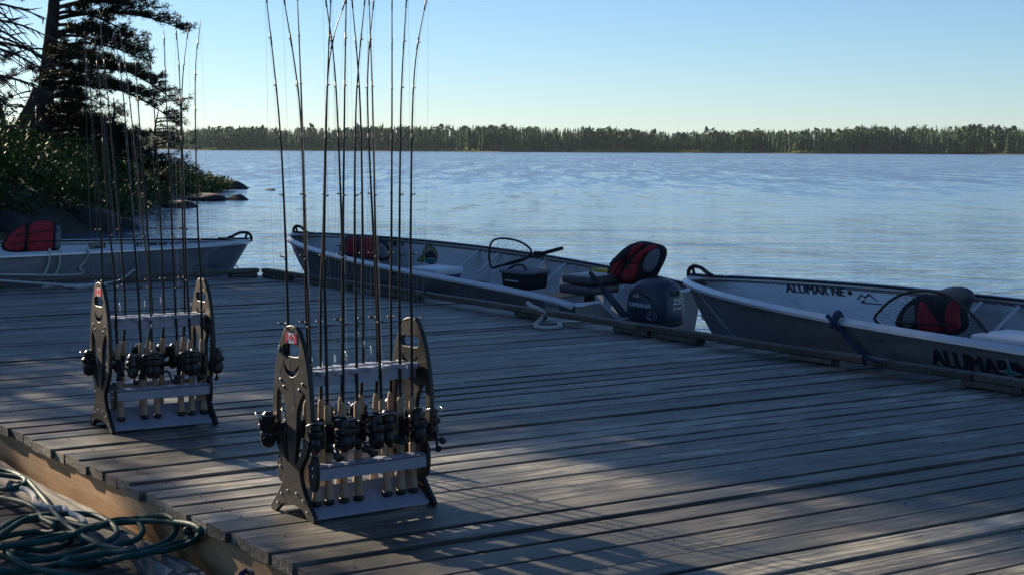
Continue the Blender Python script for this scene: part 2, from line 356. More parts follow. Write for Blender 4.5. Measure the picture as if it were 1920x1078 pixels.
# ------------------------------------------------------------------ far shore: terrain and forest
FAR = 900.0
SKY = [(-200, 246), (250, 246), (330, 243), (430, 238), (560, 239), (700, 239), (800, 235), (950, 237), (1100, 241), (1250, 249), (1400, 247), (1550, 243), (1650, 238), (1740, 236), (1850, 238), (1950, 243), (2150, 240)]
def sky_y(x): return float(np.interp(x, [p[0] for p in SKY], [p[1] for p in SKY]))
def px_at(X, Y): return 960 + F_PX * X / Y
def base_Y(px): return float(np.interp(px, [-300, 250, 400, 700, 1000, 1300, 1600, 1920, 2300], [1150, 1050, 960, 900, 880, 850, 850, 820, 790])) + 14 * math.sin(px / 90) + 8 * math.sin(px / 31)
rows = []
DEP = [-20, 0, 6, 30, 70, 130, 400]
def far_ground(px, dep):
    Y = base_Y(px); top = PY(px, sky_y(px), Y + 90).z
    rise = max(2.0, top - 12.0)
    z = WATER - .6 if dep < 0 else WATER + .25 if dep == 0 else WATER + .25 + rise * min(1, dep / 90.0) ** .8
    return Y + dep, z
for px in range(-300, 2340, 30):
    rw = []
    for dep in DEP:
        Y, z = far_ground(px, dep); rw.append(((px - 960) / F_PX * Y, Y, z))
    rows.append(rw)
tg = MB().grid(rows).build('far_shore', M_soil, smooth=True); kind(tg, 'structure')
def far_forest():
    V = []; Fc = []; nv = 0; T_ = []
    for i in range(9500):
        px = rng.uniform(-260, 2280); dep = 2 + 110 * rng.random() ** 1.5
        Y, z = far_ground(px, dep); X = (px - 960) / F_PX * Y
        top = PY(px, sky_y(px), Y).z
        h = rng.uniform(6, 14) * (1 + .22 * math.sin(px / 23) * math.sin(px / 61)); con = rng.random() < (.55 if math.sin(px / 37 + 2) > .2 else .85)
        if dep > 60: h = max(6, (PY(px, sky_y(px), Y).z - z) * rng.choice((.66, .75, .82, .88, .92, .97, 1.04)) * rng.uniform(.94, 1.04))
        h = min(h, top - z + rng.uniform(-2, 1.5)) if dep < 60 else h
        if h < 3: h = rng.uniform(3, 5)
        n0 = len(V); tint = .5 + .3 * math.sin(px / 47) * math.sin(px / 19 + 1) + rng.normal() * .16 + (0 if con else .15)
        if con:
            rad = h * rng.uniform(.075, .125); lv = 6
            for k in range(lv):
                f = k / lv; zz = z + h * (.08 + .92 * f); r = rad * (1 - f) ** .8 * rng.uniform(.75, 1.2); n = 6
                a0 = rng.random() * 6.28
                ring = [(X + r * rng.uniform(.6, 1.25) * math.cos(a0 + 6.283 * j / n), Y + r * math.sin(a0 + 6.283 * j / n), zz - h * .05 * rng.random()) for j in range(n)]
                V += ring; V.append((X, Y, zz + h * .22 if k < lv - 1 else z + h))
                Fc += [(nv + j, nv + (j + 1) % n, nv + n) for j in range(n)]; nv += n + 1
        else:
            rad = h * rng.uniform(.12, .22)
            for k in range(16):
                th = rng.random() * 6.28; u = rng.random(); f = .25 + .75 * u; rr = rad * math.sin(math.pi * (.12 + .83 * u)) * rng.uniform(.5, 1)
                c = np.array((X + rr * math.cos(th), Y + rr * math.sin(th), z + h * f * .95)); q = rng.uniform(.5, 1.1) * rad * .55
                V += [tuple(c + rng.normal(size=3) * q * .75) for _ in range(6)]
                Fc += [(nv, nv + 1, nv + 2), (nv + 2, nv + 3, nv + 4), (nv + 4, nv + 5, nv), (nv + 1, nv + 3, nv + 5)]; nv += 6
        T_ += [tint] * (len(V) - n0)
    me = big_mesh('far_forest', V, Fc); at = me.attributes.new('tint', 'FLOAT', 'POINT'); at.data.foreach_set('value', np.array(T_, dtype=np.float32)); return me
ff = link('far_forest', far_forest(), M_far); kind(ff, 'stuff'); ff['label'] = 'dark mixed conifer forest along the far shore'
def reeds():
    V = []; Fc = []; nv = 0
    for a, b, n in ((380, 660, 500), (1080, 1400, 420), (760, 900, 120), (1480, 1560, 60)):
        for i in range(n):
            px = rng.uniform(a, b); Y = base_Y(px) - rng.uniform(-5, 3); X = (px - 960) / F_PX * Y; s = rng.uniform(.5, 1.3); z = WATER - .1
            c = np.array((X, Y, z))
            V += [tuple(c + np.array((-s * 1.2, 0, 0))), tuple(c + np.array((s * 1.2, 0.3, 0))), tuple(c + np.array((rng.normal() * s * .6, 0, s * 1.6))), tuple(c + np.array((rng.normal() * s, .6, s * 1.2)))]
            Fc += [(nv, nv + 1, nv + 2), (nv, nv + 1, nv + 3)]; nv += 4
    return big_mesh('reed_bed', V, Fc)
rd = link('reed_bed', reeds(), M_fargreen); kind(rd, 'stuff'); rd['label'] = 'pale green reeds along the foot of the far forest'

# ------------------------------------------------------------------ near left shore
SH = [(-30, -24), (5, -14), (18, -9.2), (25, -9.4), (31, -10.2), (36, -9.0), (45, -10.3), (57, -11.9), (68, -12.3), (76, -13.5), (84, -17.5), (95, -27), (125, -48)]
def shore_x(y): return float(np.interp(y, [p[0] for p in SH], [p[1] for p in SH])) + .35 * math.sin(y * 1.3) + .2 * math.sin(y * 3.1)
def bank_z(x, y):
    d = shore_x(y) - x
    if d < 0: return WATER - .1 + d * .35
    hmax = float(np.interp(y, [20, 40, 55, 68, 78, 90], [1.1, 1.5, 1.3, .7, .35, .3]))
    return WATER - .05 + hmax * (1 - math.exp(-d / 2.6)) + .03 * d + .12 * math.sin(x * 1.1 + y * .7) * min(1, d / 2)
rows = []
for j in range(75):
    y = -25 + j * 2.0; rw = []
    for d in (-4, -1.5, -.4, .2, .8, 1.6, 2.6, 4, 6, 9, 13, 18, 25, 35, 50, 80):
        x = shore_x(y) - d; rw.append((x, y, bank_z(x, y)))
    rows.append(rw)
bank = MB().grid(rows).build('shore_bank', M_soil, smooth=True); kind(bank, 'structure')
def leaf_cloud(spots, per, size, seed):
    g = np.random.default_rng(seed); V = []; nsp = len(spots)
    tot = nsp * per
    sp = np.repeat(np.array(spots), per, axis=0)          # x,y,z,rx,rz
    d = g.normal(size=(tot, 3)); d /= np.linalg.norm(d, axis=1)[:, None]; rr = g.random(tot) ** .45
    c = sp[:, :3] + d * rr[:, None] * sp[:, [3, 3, 4]]
    a = g.normal(size=(tot, 3)); a /= np.linalg.norm(a, axis=1)[:, None]; b = np.cross(a, g.normal(size=(tot, 3))); b /= np.linalg.norm(b, axis=1)[:, None]
    s = size * g.uniform(.6, 1.5, tot)[:, None]
    q = np.stack([c - a * s, c + b * s * .42 - a * s * .1, c + a * s, c - b * s * .42 + a * s * .1], 1)
    return q.reshape(-1, 3), np.arange(tot * 4).reshape(-1, 4)
spots = []
for i in range(620):
    y = rng.uniform(31, 80); d = .3 + 11 * rng.random() ** 1.4
    if y > 62: d *= .55
    x = shore_x(y) - d; hs = float(np.interp(y, [31, 45, 60, 70, 80], [1.25, 1.25, 1.0, .75, .45])) * min(1, .45 + d / 3.2)
    rz = hs * rng.uniform(.35, .75)
    spots.append((x, y, bank_z(x, y) + rz * rng.uniform(.5, 1.1), rng.uniform(.45, 1.0), rz))
V, Fq = leaf_cloud(spots, 340, .052, 3)
th = link('shrub_thicket', big_mesh('shrub_thicket', V, Fq), M_leaf); kind(th, 'stuff'); th['label'] = 'dense green shrubs covering the left bank'
def boulder(loc, size, seed, label, flat=.6):
    g = random.Random(seed); bm = bmesh.new(); bmesh.ops.create_icosphere(bm, subdivisions=3, radius=1)
    offs = [(Vector((g.uniform(-1, 1), g.uniform(-1, 1), g.uniform(-1, 1))).normalized(), g.uniform(.62, .95)) for _ in range(11)]
    for v in bm.verts:
        for n, dd in offs:
            k = v.co.dot(n)
            if k > dd: v.co -= n * (k - dd) * .9
        v.co += v.co.normalized() * g.uniform(-.02, .02)
        v.co = Vector((v.co.x * size[0], v.co.y * size[1], v.co.z * size[2]))
    me = bpy.data.meshes.new('boulder'); bm.to_mesh(me); bm.free(); me.shade_smooth(); me.set_sharp_from_angle(angle=R(28))
    o = link('shore_boulder', me, M_rock); o.location = loc; o.rotation_euler = (0, 0, g.uniform(0, 6)); tag(o, label, 'rock', 'rocks along the left shore'); return o
for k, (px, py, Y, sx, sy, sz, lab) in enumerate([
    (168, 420, 35.5, .72, .6, .45, 'largest rounded grey boulder at the waterline behind the left boat'),
    (55, 412, 35.0, .62, .6, .36, 'grey boulder on the bank just behind the red life jacket'),
    (15, 425, 33.0, .45, .5, .33, 'grey boulder at the left picture edge behind the left boat'),
    (228, 432, 36.5, .4, .4, .28, 'small boulder at the water edge right of the largest boulder'),
    (385, 368, 56.5, .85, .7, .20, 'flat dark rock shelf below the shrubs of the point'),
    (444, 374, 57.2, .62, .5, .22, 'dark wedge shaped rock standing in water off the point'),
    (432, 352, 72.0, .9, .8, .42, 'dark jagged rock ending the shrubby point'),
    (458, 353, 74.0, .35, .4, .12, 'low rock awash just beyond the tip of the point'),
    (508, 357, 70.0, .28, .3, .10, 'tiny lone rock awash in open water right of the point'),
    (335, 386, 50.0, .8, .6, .25, 'low rock at the foot of the shrubs left of the rock shelf')]):
    p = PY(px, py, Y); p.z = max(p.z - .08, WATER - .02) if py < 400 else p.z
    boulder(p, (sx, sy, sz), 20 + k, lab)

def needle_cloud(pts, per, ln, seed, up=.3):
    g = np.random.default_rng(seed); P = np.repeat(np.array(pts), per, axis=0); n = len(P)
    d = g.normal(size=(n, 3)); d[:, 2] = d[:, 2] * .7 + up; d /= np.linalg.norm(d, axis=1)[:, None]
    w = np.cross(d, g.normal(size=(n, 3))); w /= np.linalg.norm(w, axis=1)[:, None]
    L = ln * g.uniform(.6, 1.3, n)[:, None]; b = P + g.normal(size=(n, 3)) * ln * .35
    q = np.stack([b - w * L * .10, b + w * L * .10, b + d * L], 1)
    return q.reshape(-1, 3), np.arange(n * 3).reshape(-1, 3)
def conifer(name, base, height, r0, lean, branches, needle_len, per, label, cat='tree', seed=1, twig=True, mat_n=None, top_r=.04, density=1.0, needles=True, barkm=None):
    """branches: list of (z_frac, azimuth, length, rise, droop, foliage_start)"""
    g = random.Random(seed); root = empty(name, base); tag(root, label, cat)
    n = 14; tp = []
    for i in range(n + 1):
        f = i / n; tp.append(Vector((lean[0] * f + .08 * math.sin(f * 7 + seed), lean[1] * f + .06 * math.sin(f * 5 + seed * 2), height * f)))
    tm = MB().tube(tp, [r0 * (1 - f / n) ** .8 + top_r for f in range(n + 1)], 10)
    bmesh_ = MB(); pts = []
    for (zf, az, ln, rise, droop, fs) in branches:
        f = zf * n; i = min(int(f), n - 1); p0 = tp[i].lerp(tp[i + 1], f - i)
        d = Vector((math.cos(az), math.sin(az), 0)); side = Vector((-d.y, d.x, 0)); bp = []
        ph = g.uniform(0, 6)
        for k in range(9):
            u = k / 8; bp.append(p0 + d * ln * u + Vector((0, 0, rise * u - droop * u * u)) + side * .06 * ln * math.sin(u * 5 + ph))
        rb = max(.012, .022 * ln ** .8 + .01)
        bmesh_.tube(bp, [rb * (1 - .85 * k / 8) for k in range(9)], 5)
        nsub = int(ln * 5.5 * density)
        for k in range(nsub):
            u = fs + (1 - fs) * (k + g.random()) / nsub; i2 = min(int(u * 8), 7); q = bp[i2].lerp(bp[i2 + 1], u * 8 - i2)
            sl = ln * .30 * g.uniform(.5, 1.1) * (1.15 - .7 * u); a2 = az + g.choice((-1, 1)) * (g.uniform(.4, 1.2) if needles else g.uniform(.1, 1.5))
            e = q + Vector((math.cos(a2), math.sin(a2), 0)) * sl + Vector((0, 0, (g.uniform(-.05, .3) if needles else g.uniform(-.9, .35)) * sl))
            mid = (q + e) / 2 + Vector((0, 0, g.uniform(-.05, .08) * sl))
            if twig: bmesh_.tube([q, mid, e], [rb * .4, rb * .28, rb * .12], 3, caps=False)
            if needles:
                m2 = max(2, int(sl / .11))
                for j in range(m2):
                    v = (j + .6) / m2; pts.append(tuple(q.lerp(e, v) + Vector((g.gauss(0, .05), g.gauss(0, .05), g.gauss(0, .04)))))
        if needles: pts.append(tuple(bp[-1]))
    tr = tm.build('trunk', barkm or M_bark, root, smooth=True)
    bmesh_.build('branches', barkm or M_bark, root, smooth=True)
    if needles and pts:
        V, Fc = needle_cloud(pts, per, needle_len, seed)
        link('crown', big_mesh('crown', V, Fc), mat_n or M_needle, root)
    return root
def ground_at(px, Y):
    X = (px - 960) / F_PX * Y; return Vector((X, Y, bank_z(X, Y) - .1))
PI = math.pi
g = random.Random(5)
# the big pine with its limbs swept to the right
br = []
for k in range(64):
    zf = .13 + .80 * ((k + g.random() * .6) / 64) ** 1.25
    right = g.random() < .88
    az = g.gauss(-.1, .5) if right else g.uniform(PI * .5, PI * 1.5)
    full = 1 - abs(zf - .42) * .7
    ln = (g.uniform(1.6, 4.4) if right else g.uniform(.8, 1.7)) * max(.45, full)
    br.append((zf, az, ln, ln * g.uniform(.05, .38), ln * g.uniform(.25, .60), .22 if right else .65))
conifer('pine_tree', ground_at(83, 48), 8.6, .27, (.45, .3), br, .12, 30, 'tall dark pine with limbs swept right over the water', seed=3)
br = []
for k in range(60):
    zf = .08 + .88 * k / 60; ln = (1 - zf) * 1.35 + .2; br.append((zf, g.uniform(0, 2 * PI), ln, ln * .12, ln * .35, .12))
conifer('spruce_tree', ground_at(205, 47), 2.9, .08, (.1, 0), br, .11, 13, 'small dark spruce below the limbs of the big pine', seed=8, mat_n=M_spruce, top_r=.012, density=1.3)
br = []
for k in range(60):
    zf = .08 + .88 * k / 60; ln = (1 - zf) * 1.3 + .2; br.append((zf, g.uniform(0, 2 * PI), ln, ln * .12, ln * .35, .12))
conifer('spruce_tree', ground_at(140, 52), 3.8, .09, (-.1, 0), br, .11, 13, 'dark young spruce directly beside the big pine trunk', seed=9, mat_n=M_spruce, top_r=.012, density=1.3)
br = []
for k in range(18):
    zf = .2 + .75 * k / 18; right = g.random() < .75; az = g.gauss(0, .5) if right else g.gauss(PI, .6); ln = g.uniform(.6, 1.35); br.append((zf, az, ln, ln * .25, ln * .3, .25))
conifer('pine_tree', ground_at(285, 54), 2.9, .07, (.25, 0), br, .12, 14, 'slender young pine at the right end of the thicket', seed=12, top_r=.015)
br = [(g.uniform(.25, .95), g.uniform(0, 2 * PI), g.uniform(.4, 1.1), g.uniform(0, .3), .2, .3) for _ in range(16)]
conifer('leaning_trunk', ground_at(18, 46), 2.55, .17, (.72, 0), br, .1, 6, 'bare leaning dead trunk snapped off left of the big pine', seed=14, needles=False, barkm=M_dead, top_r=.10)
br = [(g.uniform(.3, .95), g.uniform(0, 2 * PI), g.uniform(.4, .9), g.uniform(0, .3), .2, .3) for _ in range(16)]
conifer('dead_trunk', ground_at(50, 47), 2.3, .09, (.18, 0), br, .1, 6, 'thin dead trunk between the leaning trunk and the big pine', seed=15, needles=False, barkm=M_dead, top_r=.05)
br = [(g.uniform(.3, .95), g.uniform(0, 2 * PI), g.uniform(.4, .9), g.uniform(0, .3), .2, .3) for _ in range(14)]
conifer('dead_trunk', ground_at(8, 43), 2.2, .08, (-.08, 0), br, .1, 6, 'thin dead trunk at the left picture edge', seed=16, needles=False, barkm=M_dead, top_r=.04)
br = [(.35 + .62 * k / 40, g.gauss(0, .7), g.uniform(1.4, 2.8), g.uniform(.1, .6), g.uniform(.8, 1.6), .1) for k in range(22)]
conifer('bare_tree', ground_at(-75, 42), 6.4, .14, (.2, 0), br, .1, 6, 'bare tree with drooping leafless twigs at the top left corner', seed=18, needles=False, barkm=M_dead, top_r=.03, density=1.3)
# the wood on the bank left of the picture, which shades most of the dock
def copy_tree(o, parent=None):
    c = o.copy(); col.objects.link(c); c.parent = parent
    for ch in o.children: copy_tree(ch, c)
    return c
def sun_pos(c, a):     # c across the sun's direction, a towards the sun
    d = Vector((math.sin(SUN_AZ), math.cos(SUN_AZ), 0)); n = Vector((d.y, -d.x, 0)); p = n * c + d * a; return Vector((p.x, p.y, bank_z(p.x, p.y) - .1))
g = random.Random(21); br = []
for k in range(150):
    zf = .06 + .92 * k / 150; ln = 1.75 * (1 - zf) ** .75 + .18; br.append((zf, g.uniform(0, 2 * PI), ln, ln * .10, ln * .40, .10))
sp = conifer('spruce_tree', Vector((0, 0, 0)), 10.0, .15, (.1, .1), br, .17, 9, 'dark spruce of the wood on the bank beyond the left picture edge', seed=30, mat_n=M_spruce, top_r=.015, density=1.0)
sp['group'] = 'wood left of the picture'
# unseen land and trees added behind the camera to dim the sky light
rows = []
for j in range(12):
    y = -9.5 - j * 2.5; rows.append([(x, y + 1.2 * math.sin(x * .35), WATER - .5 + min(2.2, j * .45) + .15 * math.sin(x * .8 + j)) for x in range(-60, 62, 3)])
kind(MB().grid(rows).build('added_rear_shore', M_soil, smooth=True), 'structure')
SHADE = [(5.95, 22, .80), (6.8, 23, .85), (7.9, 22.5, .9), (6.4, 26, 1.0), (7.6, 33, 1.2), (8.5, 30, 1.1), (9.6, 34, 1.25), (10.6, 31, 1.15), (11.6, 36, 1.25), (7.0, 38, 1.3), (9.0, 40, 1.35), (11.2, 41, 1.4), (5.05, 22, .38), (4.05, 22.5, .49), (4.5, 26, .57), (2.25, 21, .9), (2.45, 24, .95), (1.5, 26, 1.0), (.9, 22, .8), (.4, 34, 1.15), (-1.4, 31, 1.1), (12.6, 38, 1.3)]
for y in (34, 38, 43, 48, 53, 58, 63, 68):
    d_ = 17 + (y * 7 % 5); SHADE.append(None if False else ('bank', shore_x(y) - 3 + math.sin(SUN_AZ) * d_, y + math.cos(SUN_AZ) * d_))
for i, (c, a, s_) in enumerate(SHADE):
    if c == 'bank':
        o = copy_tree(sp); o.location = (a, s_, bank_z(a, s_) - .1); o.rotation_euler.z = g.uniform(0, 6.28); k = g.uniform(1.0, 1.25); o.scale = (k, k, k); continue
    o = sp if i == 0 else copy_tree(sp); o.location = sun_pos(c, a); o.rotation_euler.z = g.uniform(0, 6.28); o.scale = (1.45, 1.45, s_ * 1.12) if a > 28 else ((1.0, 1.0, s_ * 1.12) if s_ > .6 else (.85, .85, s_ * 1.12))
for i in range(9):  # added trees, out of view, that cut the sky light on dock and hulls
    o = copy_tree(sp); x = -30 + i * 7.2 + g.uniform(-1, 1); y = -13 - g.uniform(0, 7); o.location = (x, y, .6); o.rotation_euler.z = g.uniform(0, 6.28); k = g.uniform(1.1, 1.5); o.scale = (k, k, k)
    o['label'] = 'unseen dark spruce added behind the viewer to block sky light'; o['group'] = 'trees added behind the viewer to block sky light'
# ------------------------------------------------------------------ dock
T0, T1, S1 = 2.445, 7.98, 16.52
dock = empty('wooden_dock', (0, 0, 0), DA); tag(dock, 'broad weathered plank dock filling the foreground', 'dock')
xs = [605, 556, 513, 471.5, 429.5, 390, 357.5, 324, 296, 268, 240, 215, 191, 164, 146, 119, 100, 62, 43]
edges = [PZ(x, 795 + .4717 * x).dot(E1) for x in xs]
while edges[0] > 2.6: edges.insert(0, edges[0] - random.choice((.19, .2, .2, .21, .185)))
while edges[-1] < S1 - .1: edges.append(edges[-1] + random.choice((.2, .13, .14, .19, .12, .2)))
edges[-1] = S1
gap_i = min(range(len(edges)), key=lambda i: abs(edges[i] - 9.78))
def plank(s0, s1, t0, t1, z1, th, gap=.010, seed=0, taper=0.0, cham=.0035):
    g = random.Random(seed); n = 12; rows = []
    a, b = g.uniform(0, 6), g.uniform(0, 6); cup = g.uniform(-.0015, .002); dz = g.uniform(-.004, .004); tilt = g.uniform(-.003, .003)
    for k in range(n + 1):
        u = k / n; t = t0 + (t1 - t0) * u
        lo = s0 + gap / 2 + .0022 * math.sin(u * 9 + a) + g.uniform(-.0010, .0010) + taper * max(0, 1 - u * 3)
        hi = s1 - gap / 2 + .0022 * math.sin(u * 8 + b) + g.uniform(-.0010, .0010)
        z = z1 + dz + .002 * math.sin(u * 7 + b); c = cham + g.uniform(-.001, .002)
        rows.append([(t, lo, z - th), (t, lo, z - c - tilt), (t, lo + c * .4, z - c * .3 - tilt), (t, lo + c * 1.3, z - tilt), (t, (lo + hi) / 2, z + cup), (t, hi - c * 1.3, z + tilt), (t, hi - c * .4, z - c * .3 + tilt), (t, hi, z - c + tilt), (t, hi, z - th)])
    mb = MB().grid(rows, closed=True); m_ = len(rows[0]); L = len(rows)
    mb.f.append(tuple(range(m_ - 1, -1, -1))); mb.f.append(tuple((L - 1) * m_ + k for k in range(m_)))
    return mb
for i in range(len(edges) - 1):
    g = random.Random(i)
    o = plank(edges[i], edges[i + 1], T0 + g.uniform(-.014, .012), T1 + g.uniform(-.01, .01), 0, .042, gap=g.choice((.013, .016, .020, .025)), seed=i, taper=.035 if i == gap_i else 0).build('plank', M_deck, dock, smooth=False)
# nail heads over the joists
nm = MB(); g = random.Random(3)
for i in range(len(edges) - 1):
    for t in (2.60, 3.75, 4.95, 6.15, 7.3):
        for f in (.25, .75):
            s = edges[i] + (edges[i + 1] - edges[i]) * f + g.uniform(-.01, .01); tt = t + g.uniform(-.012, .012)
            nm.lathe([(.0035, -.002), (.0035, .0008), (.0001, .0012)], 6, Matrix.Translation((tt, s, 0)))
kind(nm.build('nail_heads', mat('rusty_nails', (.03, .022, .018), rough=.7, metal=.4), dock), 'stuff')
# structure under the planks
fb = MB(); rows = []
for k in range(40):
    s = 2.5 + k * .36; j = .004 * math.sin(k * 1.7)
    rows.append([(T0 + .022 + j, s, -.045), (T0 + .02 + j * .6, s, -.12), (T0 + .024 + j, s, -.30), (T0 + .075, s, -.30), (T0 + .075, s, -.045)])
mb = MB().grid(rows, closed=True); mb.f.append((4, 3, 2, 1, 0)); n_ = len(mb.v); mb.f.append((n_ - 5, n_ - 4, n_ - 3, n_ - 2, n_ - 1))
mb2 = MB(); mb2.v = [(v[1], v[0], v[2]) for v in mb.v]; mb2.f = [tuple(reversed(f)) for f in mb.f]
fo = mb2.build('fascia_beam', M_fascia, dock, smooth=True, angle=40); fo.matrix_local = Matrix(((0, 1, 0, 0), (1, 0, 0, 0), (0, 0, 1, 0), (0, 0, 0, 1)))
for t in (3.75, 4.95, 6.15, 7.3): MB().box((t, 9.45, -.115), (.05, 13.9, .14)).build('joist', M_low, dock)
MB().box((5.3, S1 - .05, -.115), (5.6, .05, .14)).build('joist', M_low, dock)
MB().box((T1 - .06, 9.45, -.14), (.06, 13.9, .19)).build('joist', M_low, dock)
for t, s in ((3.1, 8.2), (3.1, 12.8), (7.6, 5.2), (7.6, 9.4), (7.6, 13.2), (5.2, 16.2)):
    MB().lathe([(.12, -1.6), (.12, -.19)], 12, Matrix.Translation((t, s, 0))).build('float_post', M_low, dock)
# bull rail along the boats: long timbers lifted on blocks
def timber(t0, t1, s0, s1, z0, z1, seed):
    g = random.Random(seed); c = .008; along_s = (s1 - s0) > (t1 - t0); n = 6; rows = []
    for k in range(n + 1):
        u = k / n; j = g.uniform(-.003, .003); q = [(0, c), (0, 1), (c, 1), (1, 1), (1, 1), (1, c), (1, 0), (c, 0)]
        if along_s: sec = [(t0 + c, z0), (t1 - c, z0), (t1, z0 + c), (t1, z1 - c), (t1 - c, z1), (t0 + c, z1), (t0, z1 - c), (t0, z0 + c)]; rows.append([(a + j, s0 + (s1 - s0) * u, b + j) for a, b in sec])
        else: sec = [(s0 + c, z0), (s1 - c, z0), (s1, z0 + c), (s1, z1 - c), (s1 - c, z1), (s0 + c, z1), (s0, z1 - c), (s0, z0 + c)]; rows.append([(t0 + (t1 - t0) * u, a + j, b + j) for a, b in sec])
    mb = MB().grid(rows, closed=True); mb.f.append(tuple(range(7, -1, -1))); L = len(mb.v); mb.f.append(tuple(range(L - 8, L)))
    me = mb.mesh('rail', False); fix_normals(me); return me
def rs(x, y): return PZ(x, y, .06).dot(E1)
ra, rb = 7.70, 7.79
ends = [16.36, 13.15, rs(1162, 618), rs(1622, 690), rs(1772, 716), 3.0]
for i in range(len(ends) - 1):
    link('rail', timber(ra, rb, ends[i + 1] + .012, ends[i], .046, .092, i), M_rail, dock)
blocks = [(16.34, 15.7), (15.2, 14.4), (13.9, 13.0), (rs(887, 585), rs(937, 592)), (rs(1095, 612), rs(1156, 622)), (rs(1167, 623), rs(1254, 636)), (rs(1416, 664), rs(1493, 676)), (rs(1718, 716), rs(1826, 734)), (5.6, 4.9), (4.2, 3.6)]
for i, (a, b) in enumerate(blocks):
    if abs(a - b) > .02: link('rail_block', timber(ra + .003, rb - .003, min(a, b), max(a, b), .0045, .0455, 30 + i), M_rail, dock)
fr = [2.2, 4.6, 6.75, 7.69]
for i in range(3): link('rail', timber(fr[i] + .006, fr[i + 1] - .006, S1 - .15, S1 - .06, .046, .092, 60 + i), M_rail, dock)
for i, (a, b) in enumerate([(2.3, 2.9), (4.2, 4.9), (6.1, 6.75), (7.35, 7.66)]): link('rail_block', timber(a, b, S1 - .154, S1 - .056, .0045, .0455, 70 + i), M_rail, dock)

# ------------------------------------------------------------------ lower landing at the left
LZ = -.20
low = empty('lower_landing', (0, 0, 0), DA); tag(low, 'lower dark plank landing with bleached edge beam under the green hose', 'landing')
s = 3.9; i = 0
while s < 9.5:
    w_ = random.choice((.14, .15, .19)); plank(s, s + w_, .2, T0 - .21, LZ, .04, gap=.012, seed=200 + i).build('plank', M_low, low, smooth=False); s += w_; i += 1
def rim_beam(t_in, t_out, s0, s1, z1, h, seed):
    g = random.Random(seed); n = 34; cols = 9; rows = []
    ph = [g.uniform(0, 6) for _ in range(cols)]
    for k in range(n + 1):
        s = s0 + (s1 - s0) * k / n; rw = []
        for j in range(cols):
            f = j / (cols - 1); t = t_in + (t_out - t_in) * f; z = z1 - .03 * (2 * abs(f - .5)) ** 3 + .005 * math.sin(s * 5 + ph[j]) - (.012 if j in (3, 6) else 0) + g.uniform(-.003, .003)
            rw.append((s, t + .006 * math.sin(s * 3 + ph[0]), z))
        rw.append((s, t_out + .004, z1 - h)); rw.append((s, t_in - .004, z1 - h)); rows.append(rw)
    mb = MB().grid(rows, closed=True); m_ = len(rows[0]); mb.f.append(tuple(range(m_ - 1, -1, -1))); L = len(mb.v); mb.f.append(tuple(range(L - m_, L)))
    me = mb.mesh('edge_beam', True); fix_normals(me); me.set_sharp_from_angle(angle=R(40))
    o = link('edge_beam', me, M_rim, low); o.matrix_local = Matrix(((0, 1, 0, 0), (1, 0, 0, 0), (0, 0, 1, 0), (0, 0, 0, 1))); return o
rim_beam(T0 - .20, T0 - .035, 5.62, 9.4, LZ + .055, .14, 1)
rim_beam(T0 - .20, T0 - .045, 3.6, 5.26, LZ + .05, .14, 2)
g = random.Random(9)
for k in range(9):     # splintered ends between the two beams
    t = T0 - .19 + .017 * k; a = 5.62 + g.uniform(-.03, .02); ln = g.uniform(.12, .33)
    MB().tube([D(t, a + .05, LZ + .03) , D(t + g.uniform(-.02, .02), a - ln * .5, LZ + .035 + g.uniform(-.01, .02)), D(t + g.uniform(-.03, .03), a - ln, LZ + .02 + g.uniform(-.02, .03))], [.011, .009, .002], 4, flat=.5).build('splinter', M_rim, None).parent = low
for o in [c for c in low.children if c.name.startswith('splinter')]: o.matrix_parent_inverse = Matrix.Rotation(-DA, 4, 'Z')

# ------------------------------------------------------------------ rod racks
def arc(cx, cy, rx, ry, a0, a1, n): return [(cx + rx * math.cos(a0 + (a1 - a0) * k / n), cy + ry * math.sin(a0 + (a1 - a0) * k / n)) for k in range(n + 1)]
def sm2(pts, n=4): return [(p.x, p.y) for p in smooth_curve([Vector((a, b, 0)) for a, b in pts], n, True)]
half = [(.165, .0), (.150, .0), (.128, .010), (.085, .045), (.0, .045)]
outer_r = [(0, .740), (.045, .728), (.075, .69), (.105, .63), (.125, .56), (.140, .48), (.146, .40), (.140, .33), (.115, .265), (.078, .215), (.060, .185), (.064, .15), (.085, .11), (.125, .06), (.163, .022), (.166, .004), (.150, .0), (.128, .004), (.075, .040), (0, .048)]
outer = sm2(outer_r + [(-x, y) for x, y in outer_r[-2:0:-1]], 3)
slot_r = [(.022, .205), (.034, .30), (.040, .40), (.062, .455), (.098, .492), (.112, .47), (.116, .40), (.106, .33), (.080, .27), (.046, .222)]
slot_r = sm2(slot_r, 3); slot_l = [(-x, y) for x, y in slot_r][::-1]
hole = sm2([(-.062, .635), (-.066, .655), (-.045, .668), (.045, .668), (.066, .655), (.062, .635), (.045, .622), (-.045, .622)], 3)
smile = sm2([(-.060, .592), (-.045, .560), (0, .540), (.045, .560), (.060, .592), (.048, .588), (.028, .572), (0, .566), (-.028, .572), (-.048, .588)], 3)
plate_me = curve_mesh([outer, slot_r, slot_l, hole, smile], .0075, .0022)
ear_me = curve_mesh([sm2([(.0, .062), (.022, .055), (.030, .02), (.028, -.03), (.015, -.066), (-.012, -.066), (-.026, -.03), (-.024, .02)], 3)], .006, .002)
LEAF = [(0, .5), (.08, .33), (.17, .38), (.13, .14), (.25, .25), (.28, .17), (.42, .19), (.37, .06), (.44, .0), (.22, -.18), (.25, -.26), (.03, -.22), (.03, -.48)]
LEAF = LEAF + [(-x, y) for x, y in LEAF[::-1][:-1]]
leaf_me = curve_mesh([LEAF], .0003)
screw_me = MB().lathe([(.0055, 0), (.0055, .002), (.003, .0035), (.0002, .0035)], 10).mesh('screw')
